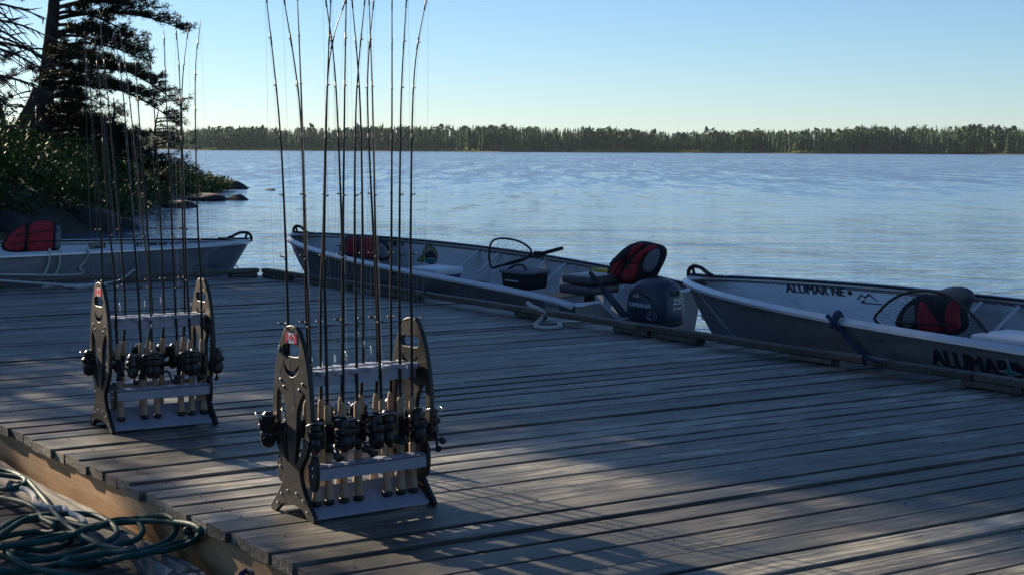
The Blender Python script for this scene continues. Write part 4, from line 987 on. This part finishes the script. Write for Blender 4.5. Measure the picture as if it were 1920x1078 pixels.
# ------------------------------------------------------------------ things in the boats
def bl(Mb, x, y, ly):
    """boat-local point where the ray of a photo pixel crosses the plane y = ly of that boat"""
    Mi = Mb.inverted(); o = Mi @ CAM; d = Mi.to_3x3() @ ray(x, y); return o + d * ((ly - o.y) / d.y)
def thing_in(Mb, name, label, cat, loc, group=None):
    root = empty(name, Mb @ Vector(loc)); root.rotation_euler = Mb.to_euler(); tag(root, label, cat, group); return root
def slab_px(Mb, root, loc, name, px, ly, th, mat_, tilt=0.0, rings=5, dense=4):
    pts = [bl(Mb, x, y, ly) for x, y in px]; lc = Vector(loc)
    pp = [(p.x - lc.x, p.z - lc.z) for p in pts]; pp = sm2(pp, dense)
    mb = MB().pillow(pp, th, lambda u, v, w: (u, ly - lc.y + w + tilt * v, v), rings); me = mb.mesh(name, True); fix_normals(me); return link(name, me, mat_, root)
def vest(Mb, label, ly, body, panels, straps, inner=None, th=.16, tilt=0.0, side=1):
    b0 = bl(Mb, *body[0], ly); cx = sum(p[0] for p in body) / len(body); my = max(p[1] for p in body); loc = bl(Mb, cx, my, ly)
    root = thing_in(Mb, 'life_jacket', label, 'life jacket', loc)
    slab_px(Mb, root, loc, 'foam_body', body, ly, th, M_blackf, tilt)
    for p in panels: slab_px(Mb, root, loc, 'red_panel', p, ly + side * (th * .5 - .012), .06, M_red, tilt)
    for p in straps:
        a = [bl(Mb, x, y, ly) for x, y in p]; pts = [Vector((q.x - loc.x, ly - loc.y + side * (th * .5 + .014) + tilt * (q.z - loc.z), q.z - loc.z)) for q in a]
        MB().tube(smooth_curve(pts, 4), .016, 6, flat=.4).build('strap', M_black, root, smooth=True)
    if inner: slab_px(Mb, root, loc, 'grey_lining', inner, ly + side * (th * .5 - .012), .05, M_grey, tilt)
    return root
# middle boat: tall jacket leaning on the stern bench
vest(MB2, 'red and black life jacket standing on the stern bench behind the motor', -.30,
     [(1140, 527), (1148, 492), (1158, 480), (1178, 462), (1200, 453), (1222, 455), (1244, 463), (1247, 480), (1236, 505), (1225, 523), (1205, 531), (1170, 533)],
     [[(1144, 520), (1150, 497), (1172, 483), (1172, 490), (1160, 520), (1152, 524)], [(1175, 480), (1188, 463), (1206, 456), (1204, 464), (1190, 478), (1178, 486)],
      [(1163, 523), (1176, 500), (1190, 494), (1198, 500), (1192, 520), (1180, 529)], [(1184, 494), (1196, 476), (1222, 460), (1232, 464), (1210, 478), (1200, 494)]],
     [[(1160, 492), (1172, 487), (1190, 478)], [(1160, 515), (1180, 518), (1196, 522)], [(1164, 518), (1176, 498), (1200, 466)], [(1172, 497), (1186, 500), (1202, 503)]],
     inner=[(1206, 500), (1214, 478), (1226, 466), (1236, 470), (1234, 488), (1224, 508), (1212, 510)], th=.20)
vest(MB2, 'red life jacket lying in the bow of the middle boat behind the rods', -.30,
     [(640, 470), (644, 448), (660, 441), (690, 441), (712, 447), (726, 462), (732, 478), (722, 489), (690, 486), (655, 480)],
     [[(648, 470), (652, 450), (668, 446), (672, 476), (658, 478)], [(678, 478), (678, 447), (696, 446), (706, 458), (706, 482), (690, 483)]],
     [[(646, 460), (675, 458), (708, 465)]], inner=[(712, 480), (712, 456), (722, 464), (728, 480), (720, 486)], th=.20)
vest(MB1, 'red life jacket with black straps on the left boat gunwale', -.35,
     [(6, 470), (10, 446), (28, 428), (52, 414), (88, 408), (108, 414), (116, 432), (112, 456), (108, 470), (60, 474)],
     [[(10, 468), (14, 446), (32, 430), (46, 424), (46, 450), (40, 470)], [(52, 470), (56, 424), (82, 414), (98, 420), (100, 448), (96, 468), (75, 472)]],
     [[(22, 440), (60, 434), (104, 430)], [(14, 456), (58, 452), (106, 450)]], inner=[(103, 464), (104, 428), (111, 424), (114, 440), (110, 464)], th=.22, side=-1)
vest(MB3, 'folded red and grey life jacket under the net in the right boat', -.45,
     [(1685, 612), (1690, 586), (1706, 566), (1730, 552), (1760, 556), (1790, 566), (1808, 585), (1812, 612), (1790, 628), (1730, 624)],
     [[(1722, 612), (1722, 574), (1732, 566), (1752, 592), (1768, 618), (1745, 622)], [(1776, 620), (1774, 584), (1786, 560), (1800, 566), (1796, 590), (1800, 614)]],
     [[(1700, 600), (1745, 604), (1804, 606)]], inner=[(1692, 606), (1700, 582), (1716, 572), (1718, 600), (1706, 614)], th=.22)
p = bl(MB3, 1795, 600, -.60); cush = thing_in(MB3, 'boat_cushion', 'rounded grey padded seat back behind the folded jacket, right boat', 'seat', p)
slab_px(MB3, cush, p, 'pad', [(1752, 590), (1750, 556), (1762, 544), (1790, 538), (1815, 541), (1826, 552), (1822, 568), (1812, 586), (1790, 600), (1765, 602)], -.60, .10, M_seat)

def hexseg(ru, rv, R_):
    segs = set(); h = R_ * math.sqrt(3)
    for i in range(-int(ru / (1.5 * R_)) - 2, int(ru / (1.5 * R_)) + 3):
        for j in range(-int(rv / h) - 2, int(rv / h) + 3):
            cx = 1.5 * R_ * i; cy = h * (j + (.5 if i % 2 else 0)); pts = [(round(cx + R_ * math.cos(PI / 3 * k), 3), round(cy + R_ * math.sin(PI / 3 * k), 3)) for k in range(6)]
            for k in range(6):
                a, b = pts[k], pts[(k + 1) % 6]; segs.add((a, b) if a < b else (b, a))
    return [(a, b) for a, b in segs if (a[0] / ru) ** 2 + (a[1] / rv) ** 2 < 1 and (b[0] / ru) ** 2 + (b[1] / rv) ** 2 < 1]
def landing_net(Mb, label, hoop_px, ly, bag, cell, handle=None, lean=0.0):
    pts = [bl(Mb, x, y, ly) for x, y in hoop_px]; c = sum(pts, Vector()) / len(pts); zc = min(p.z for p in pts)
    loc = Vector((c.x, ly, zc)); root = thing_in(Mb, 'landing_net', label, 'landing net', loc)
    pl = [p - loc + Vector((0, lean * (p.z - zc), 0)) for p in pts]; cl = sum(pl, Vector()) / len(pl)
    hoop = smooth_curve(pl, 5, True); MB().tube(hoop, .011, 7, closed=True).build('hoop', M_black, root, smooth=True)
    ru = (max(p.x for p in hoop) - min(p.x for p in hoop)) / 2; rv = (max(p.z for p in hoop) - min(p.z for p in hoop)) / 2
    def inside(a):       # stretch the unit ellipse out to the hoop's real outline
        an = math.atan2(a[1] / rv, a[0] / ru); rr = math.hypot(a[0] / ru, a[1] / rv)
        best = max(hoop, key=lambda p: math.cos(an) * (p.x - cl.x) / ru / max(1e-6, math.hypot((p.x - cl.x) / ru, (p.z - cl.z) / rv)) + math.sin(an) * (p.z - cl.z) / rv / max(1e-6, math.hypot((p.x - cl.x) / ru, (p.z - cl.z) / rv)))
        e = best - cl; k = rr
        return cl + e * k + Vector((0, -bag * (1 - rr ** 2.2), -.10 * bag * (1 - rr ** 2)))
    mb = MB()
    for a, b in hexseg(ru * 1.0, rv * 1.0, cell): mb.tube([inside(a), inside(b)], .0017, 3, caps=False)
    kind(mb.build('netting', M_blackf, root), 'stuff')
    if handle:
        hp = [bl(Mb, x, y, ly) - loc for x, y in handle]; k = len(hp)
        MB().tube(hp, [.012] * k, 8).build('handle', M_black, root, smooth=True)
        MB().tube([hp[-2].lerp(hp[-1], .15), hp[-1]], [.020, .019], 9).build('handle_grip', M_black, root, smooth=True)
        q = hp[-2].lerp(hp[-1], .05); MB().box(q, (.10, .05, .06)).build('yoke', M_black, root)
    return root
landing_net(MB2, 'landing net with long handle resting on the bag, middle boat', [(917, 480), (921, 456), (935, 448), (958, 449), (980, 456), (996, 471), (985, 486), (962, 494), (935, 499), (922, 502)], -.15, .12, .034, handle=[(925, 503), (965, 490), (1008, 478), (1054, 466)])
landing_net(MB3, 'large black hooped landing net leaning up in the right boat', [(1641, 600), (1652, 580), (1672, 562), (1700, 549), (1735, 545), (1770, 552), (1805, 574), (1835, 603), (1853, 636), (1800, 640), (1730, 636), (1680, 626)], .12, .25, .020)

# cooler, soft bag, seat in the middle boat
lc = bl(MB2, 818, 516, .0); cooler = thing_in(MB2, 'cooler_box', 'blue cooler with white lid amidships in the middle boat', 'cooler', lc)
def rbox(sz, c, bev, name, mat_, parent, taper=1.0):
    bm = bmesh.new(); bmesh.ops.create_cube(bm, size=1)
    for v in bm.verts:
        k = taper if v.co.z < 0 else 1; v.co = Vector((v.co.x * sz[0] * k + c[0], v.co.y * sz[1] * k + c[1], v.co.z * sz[2] + c[2]))
    bmesh.ops.bevel(bm, geom=list(bm.edges), offset=bev, segments=3, affect='EDGES', profile=.6)
    me = bpy.data.meshes.new(name); bm.to_mesh(me); bm.free(); me.shade_smooth(); me.set_sharp_from_angle(angle=R(50)); return link(name, me, mat_, parent)
rbox((.44, .34, .30), (0, 0, -.13), .02, 'body', M_blue, cooler, .9); rbox((.48, .38, .075), (0, 0, .052), .022, 'lid', M_cool, cooler)
lc = bl(MB2, 984, 541, .05); bag = thing_in(MB2, 'soft_cooler_bag', 'black soft-sided tackle bag below the landing net handle', 'bag', lc)
rbox((.42, .30, .17), (0, 0, .085), .04, 'body', M_blackf, bag, .92); rbox((.44, .32, .035), (0, 0, .175), .016, 'lid', M_grey, bag)
MB().tube(smooth_curve([(-.14, .10, .19), (-.06, .06, .235), (.06, .06, .235), (.14, .10, .19)], 6), .012, 6).build('carry_handle', M_black, bag, smooth=True)
MB().box((.02, .156, .09), (.2, .006, .012)).build('zip', M_gun, bag)
lc = bl(MB2, 1105, 548, -.05); seat = thing_in(MB2, 'swivel_chair', 'folded grey plastic swivel seat in front of the motor', 'seat', lc)
rbox((.44, .42, .09), (0, 0, .04), .035, 'seat_pan', M_seat, seat); rbox((.42, .40, .085), (-.02, 0, .135), .036, 'backrest', M_seat, seat)
MB().lathe([(.10, -.14), (.06, -.12), (.05, -.01)], 12).build('swivel_base', M_black, seat)
lc = bl(MB2, 1128, 510, -.55); yl = thing_in(MB2, 'bailer', 'small yellow bailer by the far gunwale beside the standing jacket', 'bailer', lc)
rbox((.16, .10, .07), (0, 0, .0), .02, 'cup', M_yel, yl); MB().tube(smooth_curve([(.07, 0, .02), (.15, 0, .03), (.15, 0, -.02), (.07, 0, -.02)], 4), .01, 6).build('handle', M_yel, yl, smooth=True)
lc = bl(MB3, 1912, 640, .05); c3 = thing_in(MB3, 'cooler_box', 'white cooler lid showing at the right picture edge, right boat', 'cooler', lc)
rbox((.5, .36, .26), (0, 0, -.14), .02, 'body', M_cool, c3, .92); rbox((.53, .39, .06), (0, 0, .02), .02, 'lid', M_cool, c3)

# ------------------------------------------------------------------ outboard motor
om = thing_in(MB2, 'outboard_motor', 'dark navy outboard motor with tiller on the middle boat transom', 'outboard motor', (-.10, 0, BG0 - .20))
def cowl_rows(levels, n=28):
    rows = []
    for z, xf, xa, hw, ex, cxs in levels:
        rw = []
        for k in range(n):
            a = 2 * PI * k / n; ca, sa = math.cos(a), math.sin(a); L_ = xf if ca > 0 else xa
            rw.append(Vector((cxs + L_ * abs(ca) ** (2 / ex) * (1 if ca > 0 else -1), hw * abs(sa) ** (2 / ex) * (1 if sa > 0 else -1), z)))
        rows.append(rw)
    return rows
COWL = [(-.035, .21, .20, .155, 3.0, -.12), (.0, .255, .235, .185, 3.2, -.12), (.03, .268, .245, .192, 3.2, -.12), (.09, .272, .250, .196, 3.2, -.12), (.17, .268, .248, .194, 3.1, -.12), (.25, .255, .238, .182, 3.0, -.122), (.31, .232, .222, .160, 2.8, -.125), (.35, .195, .190, .128, 2.6, -.13), (.375, .14, .14, .088, 2.4, -.135), (.385, .06, .06, .04, 2.2, -.14)]
rows = cowl_rows(COWL); mb = MB().grid(rows, closed=True); mb.f.append(tuple(range(27, -1, -1))); L_ = len(mb.v); mb.f.append(tuple(range(L_ - 28, L_)))
me = mb.mesh('cowl', True); fix_normals(me); link('cowl', me, M_cowl, om)
rows = cowl_rows([(-.045, .20, .21, .155, 3, -.12), (-.028, .262, .242, .190, 3.2, -.12), (-.004, .272, .250, .197, 3.2, -.12), (.004, .262, .242, .190, 3.2, -.12)]); mb = MB().grid(rows, closed=True); mb.f.append(tuple(range(27, -1, -1)))
me = mb.mesh('lower_pan', True); fix_normals(me); link('lower_pan', me, M_black, om)
def cowl_side(u, z, face):
    """surface point: face 'port' u along x, face 'aft' u along -y"""
    zs = [l[0] for l in COWL]; z = min(max(z, zs[0]), zs[-1]); i = max(0, min(len(zs) - 2, next((k for k in range(len(zs) - 1) if zs[k + 1] >= z), 0))); f = (z - zs[i]) / (zs[i + 1] - zs[i])
    lv = [COWL[i][k] * (1 - f) + COWL[i + 1][k] * f for k in range(6)]; _, xf, xa, hw, ex, cx = lv
    if face == 'port':
        d = (u - cx) / (xf if u > cx else xa); d = min(.98, abs(d)); return Vector((u, hw * (1 - d ** ex) ** (1 / ex) + .003, z))
    d = min(.98, abs(u) / hw); return Vector((cx - xa * (1 - d ** ex) ** (1 / ex) - .003, u, z))
def cowl_decal(me, u0, z0, face, name, m_, lift=0.0):
    for v in me.vertices:
        p = cowl_side(u0 - v.co.x, z0 + v.co.y, face) ; v.co = p + (Vector((0, lift, 0)) if face == 'port' else Vector((-lift, 0, 0)))
    return link(name, me, m_, om)
for dx, lf_ in ((-.0018, 0), (.0018, .0008)): cowl_decal(text_mesh('YAMAHA', .058, 0, 0, 1.25), .06 + dx, .135, 'port', 'lettering', M_cool, lf_)
for dx, lf_ in ((-.005, 0), (-.0025, .0006), (0, .0012), (.0025, .0018), (.005, .0024)): cowl_decal(text_mesh('25', .078, 0, 0, 1.45, .2), .045 + dx, .165, 'aft', 'lettering', M_white, lf_ + .002)
cowl_decal(text_mesh('FOUR', .032, 0, 0, 1.25, .25), .035, .115, 'aft', 'lettering', M_gun)
cowl_decal(poly([(-.055, -.02), (-.03, -.022), (0, -.022), (.03, -.022), (.055, -.02), (.06, 0), (.06, .018), (.03, .02), (0, .02), (-.03, .02), (-.06, .018), (-.06, 0)]), -.005, .262, 'aft', 'air_vent', M_dark)
cowl_decal(disc(.045, 20, .038, 1.2), -.245, .065, 'port', 'badge', M_gun); cowl_decal(disc(.025, 16, .02, 1.2), -.245, .065, 'port', 'badge', M_gun)
cowl_decal(disc(.022, 18, .017, 1.2), -.02, .345, 'aft', 'badge', M_gun)
cowl_decal(poly([(0, 0), (.05, .045), (.07, .02), (.1, .05), (.11, 0), (.09, 0), (.085, .025), (.06, -.005), (.048, .025), (.02, 0)]), .03, .215, 'port', 'badge', M_gun)
cowl_decal(poly([(-.02, 0), (.3, -.045), (.35, -.075), (.345, -.083), (.29, -.06), (-.02, -.018)]), .10, .10, 'port', 'trim_stripe', M_gun)
cowl_decal(poly([(.0, .012), (.12, .004), (.26, -.03), (.32, -.075), (.31, -.08), (.25, -.042), (.11, -.006), (.0, .0)]), .06, .27, 'port', 'cowl_crease', M_dark)
cowl_decal(poly([(-.165, 0), (.165, 0), (.165, -.012), (-.165, -.012)]), 0, .055, 'aft', 'cowl_seam', M_dark)
cowl_decal(poly([(0, 0), (.36, 0), (.36, -.012), (0, -.012)]), .10, .055, 'port', 'cowl_seam', M_dark)
MB().tube([(-.10, 0, -.03), (-.10, 0, -.30), (-.08, 0, -.55), (-.08, 0, -.95)], [.09, .075, .055, .045], 12, flat=.6).build('midsection', M_cowl, om, smooth=True)
mb = MB().box((.11, 0, -.10), (.05, .20, .22)); mb.box((.03, 0, -.03), (.20, .13, .05)); mb.box((.05, 0, -.16), (.12, .11, .16)); mb.build('clamp_bracket', M_black, om)
tb = bl(MB2, 1168, 588, .10) - Vector((-.10, 0, BG0 - .20)); tm_ = bl(MB2, 1134, 545, .12) - Vector((-.10, 0, BG0 - .20)); te = bl(MB2, 1106, 511, .14) - Vector((-.10, 0, BG0 - .20))
MB().tube([Vector((.13, .02, -.01)), tb, tm_], [.03, .036, .030], 10).build('tiller_arm', M_cowl, om, smooth=True)
MB().tube([tm_, tm_.lerp(te, .1), te.lerp(tm_, .05), te], [.024, .021, .021, .014], 12).build('tiller_grip', M_black, om, smooth=True)
# ------------------------------------------------------------------ ropes
def rope(name, pts, r, label, mat_, n=6, loc=None):
    pts = [Vector(p) for p in pts]; o = loc or pts[0]
    ob = MB().tube([p - o for p in smooth_curve(pts, n)], r, 8).build(name, mat_, None, smooth=True); ob.location = o; tag(ob, label, 'rope'); return ob
rope('mooring_rope', [PZ(990, 568, .17), PZ(998, 574, .165), PZ(1012, 580, .163), PZ(1020, 590, .08), PZ(1008, 604, .02), PZ(1004, 611, .014), PZ(1020, 614, .014), PZ(1045, 613, .014), PZ(1052, 610, .014), PZ(1047, 606, .014)], .017, 'white mooring rope draped over the rail beside the middle boat', M_rope)
rope('rope_tail', [PZ(1060, 609, .012), PZ(1075, 608, .012), PZ(1095, 607, .012)], .007, 'thin white rope tail on the planks below the rail', M_rope)
b1n = lambda x, y, off: MB1 @ (bl(MB1, x, y, -off))
def on_b1(px, drop, off=.03):     # on the near side of the left boat
    q = bl(MB1, px, 480, -.9); return MB1 @ hull_surf(q.x, drop, -1, -off)
def over_b1(pxs, r, label):
    q0 = bl(MB1, pxs[0][0], 470, -.9); pts = [MB1 @ (hull_surf(q0.x, 0, -1, .06) + Vector((0, 0, -.05))), MB1 @ (hull_surf(q0.x, 0, -1, .0) + Vector((0, 0, .03)))]
    for x, dr in pxs: pts.append(on_b1(x, dr, .022 if dr > .02 else .05))
    return pts
rope('fender_rope', over_b1([(92, .03), (96, .14), (93, .24), (84, .33)], .013, ''), .013, 'white rope hanging over the left boat gunwale, leftmost strand', M_rope)
rope('fender_rope', over_b1([(112, .03), (118, .15), (117, .25), (122, .33)], .013, ''), .013, 'white rope hanging over the left boat gunwale, middle strand', M_rope)
pts = over_b1([(166, .02), (168, .10), (160, .18), (148, .26)], .012, '') + [D(3.70 + .35, S1 - .03, .17), PZ(140, 536, .02), PZ(120, 538, .012), PZ(160, 536, .03), PZ(200, 534, .014), PZ(150, 539, .016), PZ(110, 535, .012), PZ(80, 538, .012)]
rope('mooring_rope', pts, .013, 'white mooring rope from the left boat to a heap on the planks', M_rope)
rope('bow_rope', [D(6.35, S1 - .05, .07), D(6.3, S1 - .04, .115), D(6.22, S1 - .16, .12), D(6.12, S1 - .17, .05), D(5.95, S1 - .25, .02), D(5.7, S1 - .3, .012), D(5.45, S1 - .27, .012)], .011, 'white bow rope tied around the far rail below the left boat', M_rope)
def on_b3(px, py, drop, off=.03): q = bl(MB3, px, py, .9); return MB3 @ hull_surf(q.x, drop, 1, -off)
xx = bl(MB3, 1575, 598, .9).x
rope('blue_rope', [MB3 @ (hull_surf(xx + .03, 0, 1, .08) + Vector((0, 0, -.02))), MB3 @ (hull_surf(xx + .02, 0, 1, .02) + Vector((0, 0, .045))), MB3 @ (hull_surf(xx, 0, 1, -.05) + Vector((0, 0, .0))), MB3 @ hull_surf(xx - .04, .07, 1, -.045), MB3 @ hull_surf(xx - .16, .18, 1, -.05), MB3 @ hull_surf(xx - .36, .26, 1, -.055), PZ(1622, 668, .17), PZ(1622, 680, .10)], .014, 'dark blue mooring rope knotted on the right boat gunwale', M_bluerope)
kn = PZ(1575, 601, .25)
ko = MB3 @ (hull_surf(xx, .02, 1, -.055)); mb = MB()
for k, (a, b) in enumerate([((-.05, 0, .05), (.03, .0, -.05)), ((.05, 0, .06), (-.02, 0, -.04)), ((-.02, .02, .0), (.05, 0, -.06))]): mb.tube(smooth_curve([Vector(a), Vector((0, -.02 + .02 * k, 0)), Vector(b)], 4), .016, 7)
o = mb.build('rope_knot', M_bluerope, None, smooth=True); o.location = ko; tag(o, 'dark blue knot on the near gunwale of the right boat', 'knot')
rope('stern_rope', [MB2 @ hull_surf(2.55, .02, 1, -.03), MB2 @ hull_surf(2.5, .15, 1, -.04), PZ(795, 542, .17), PZ(790, 552, .06)], .008, 'thin dark rope from the middle boat side to the rail', M_bluerope)

# ------------------------------------------------------------------ garden hose on the landing
def hp(c, z):
    p = PZ(c[0] / 3.692, 786 + c[1] / 3.692, LZ + z)
    k = min(1, max(0, (p.dot(E2) - (T0 - .30)) / .08))      # climbs over the edge beam
    zz = z + (max(z, .072) - z + .012) * k
    for _ in range(60):                                      # rests against the fascia, never inside it
        p = PZ(c[0] / 3.692, 786 + c[1] / 3.692, LZ + zz)
        if p.dot(E2) < T0 - .004: break
        zz += .004
    return p
H_R = .0125
chain = []
def run(pts, z): chain.extend([(p, z) for p in pts])
run([(620, 1100), (450, 1070), (300, 1045), (170, 1010), (80, 950), (10, 880), (-40, 840)], .050)
run([(20, 815), (120, 790), (260, 776), (345, 782), (392, 765), (370, 728), (300, 690), (275, 650), (220, 600), (140, 568), (20, 542), (-60, 530), (-150, 500)], .022)
run([(-60, 470), (40, 480), (130, 465), (175, 435), (160, 405), (60, 388), (-60, 372)], .034)
run([(0, 352), (110, 375), (205, 435), (300, 545), (380, 645), (455, 725), (560, 800), (700, 868), (850, 903), (1000, 915), (1150, 903), (1290, 862), (1375, 805), (1390, 765), (1330, 728), (1220, 710), (1080, 700), (900, 708), (760, 722), (640, 745), (500, 800), (330, 840), (160, 865), (20, 880), (-60, 900), (-150, 890)], .066)
run([(-60, 860), (0, 800), (60, 760), (180, 690), (330, 655), (500, 650), (650, 662), (760, 712), (808, 768), (790, 815), (720, 850), (600, 890), (480, 930), (330, 965), (150, 975), (40, 940), (-40, 860), (-20, 780), (60, 720), (200, 672), (420, 700)], .046)
run([(640, 750), (760, 705), (870, 690), (950, 710), (985, 755), (975, 800), (920, 840), (820, 865), (700, 915), (560, 945), (420, 955), (250, 950), (120, 930), (90, 900), (160, 880)], .034)
run([(250, 905), (380, 890), (470, 855), (510, 800), (640, 738)], .018)
run([(800, 715), (960, 680), (1060, 662), (1150, 665), (1212, 705), (1215, 775), (1150, 845), (1040, 890), (900, 915), (760, 920), (590, 950), (450, 982), (430, 1000)], .052)
run([(560, 1004), (700, 990), (850, 952), (1000, 930), (1140, 880), (1280, 840), (1325, 800), (1310, 778)], .020)
loop2 = [((-60, 1045), .03), ((0, 1048), .03), ((150, 1050), .03), ((330, 1022), .03), ((470, 965), .03), ((560, 890), .03), ((570, 835), .03), ((520, 790), .03), ((440, 790), .03), ((330, 812), .03), ((180, 850), .03), ((40, 870), .03), ((-80, 880), .03)]
mb = MB()
for si, pts in enumerate((chain, loop2)):
    q = [hp(c, z + .006 * math.sin(i * 1.9 + si)) for i, (c, z) in enumerate(pts)]; mb.tube(smooth_curve(q, 7), H_R, 10)
ho = PZ(150, 1000, LZ); mb.v = [tuple(Vector(v) - ho) for v in mb.v]
hose = mb.build('garden_hose', M_hose, None, smooth=True); hose.location = ho; tag(hose, 'dark green garden hose heaped in loops on the lower landing', 'hose')
e = MB().lathe([(.014, 0), (.0165, .004), (.0165, .03), (.012, .034)], 12).build('hose_coupling', M_guide, hose, smooth=True); pe = hp((1305, 772), .018) - ho
e.matrix_local = Matrix.Translation(pe) @ Matrix.Rotation(1.3, 4, 'X')
rope('landing_rope', [hp((150, 475), .05), hp((190, 490), .06), hp((235, 530), .06), hp((245, 570), .05), hp((300, 600), .05), hp((380, 615), .06), hp((440, 610), .06), hp((470, 640), .05), hp((560, 680), .03), hp((590, 720), .02)], .013, 'frayed white rope under the garden hose', M_rope)
rope('rope_end', [PZ(452, 1076, LZ + .075), PZ(464, 1068, LZ + .08), PZ(480, 1072, LZ + .085), PZ(496, 1068, LZ + .085), PZ(506, 1076, LZ + .07)], .011, 'bluish grey rope end on the bleached beam at the bottom edge', M_bluerope)


# ------------------------------------------------------------------ thin haze over the lake
def haze():
    me = MB().box((0, 1650, 14.0), (5300, 4000, 31.0)).mesh('haze'); o = bpy.data.objects.new('haze', me); col.objects.link(o)
    m = bpy.data.materials.new('haze_air'); m.use_nodes = True; t = m.node_tree
    for n in list(t.nodes):
        if n.type == 'BSDF_PRINCIPLED': t.nodes.remove(n)
    v = t.nodes.new('ShaderNodeVolumePrincipled'); v.inputs['Color'].default_value = (.72, .86, 1.0, 1); v.inputs['Density'].default_value = .00004; v.inputs['Anisotropy'].default_value = .2
    t.links.new(v.outputs[0], t.nodes['Material Output'].inputs['Volume']); me.materials.append(m); kind(o, 'stuff'); return o
haze()
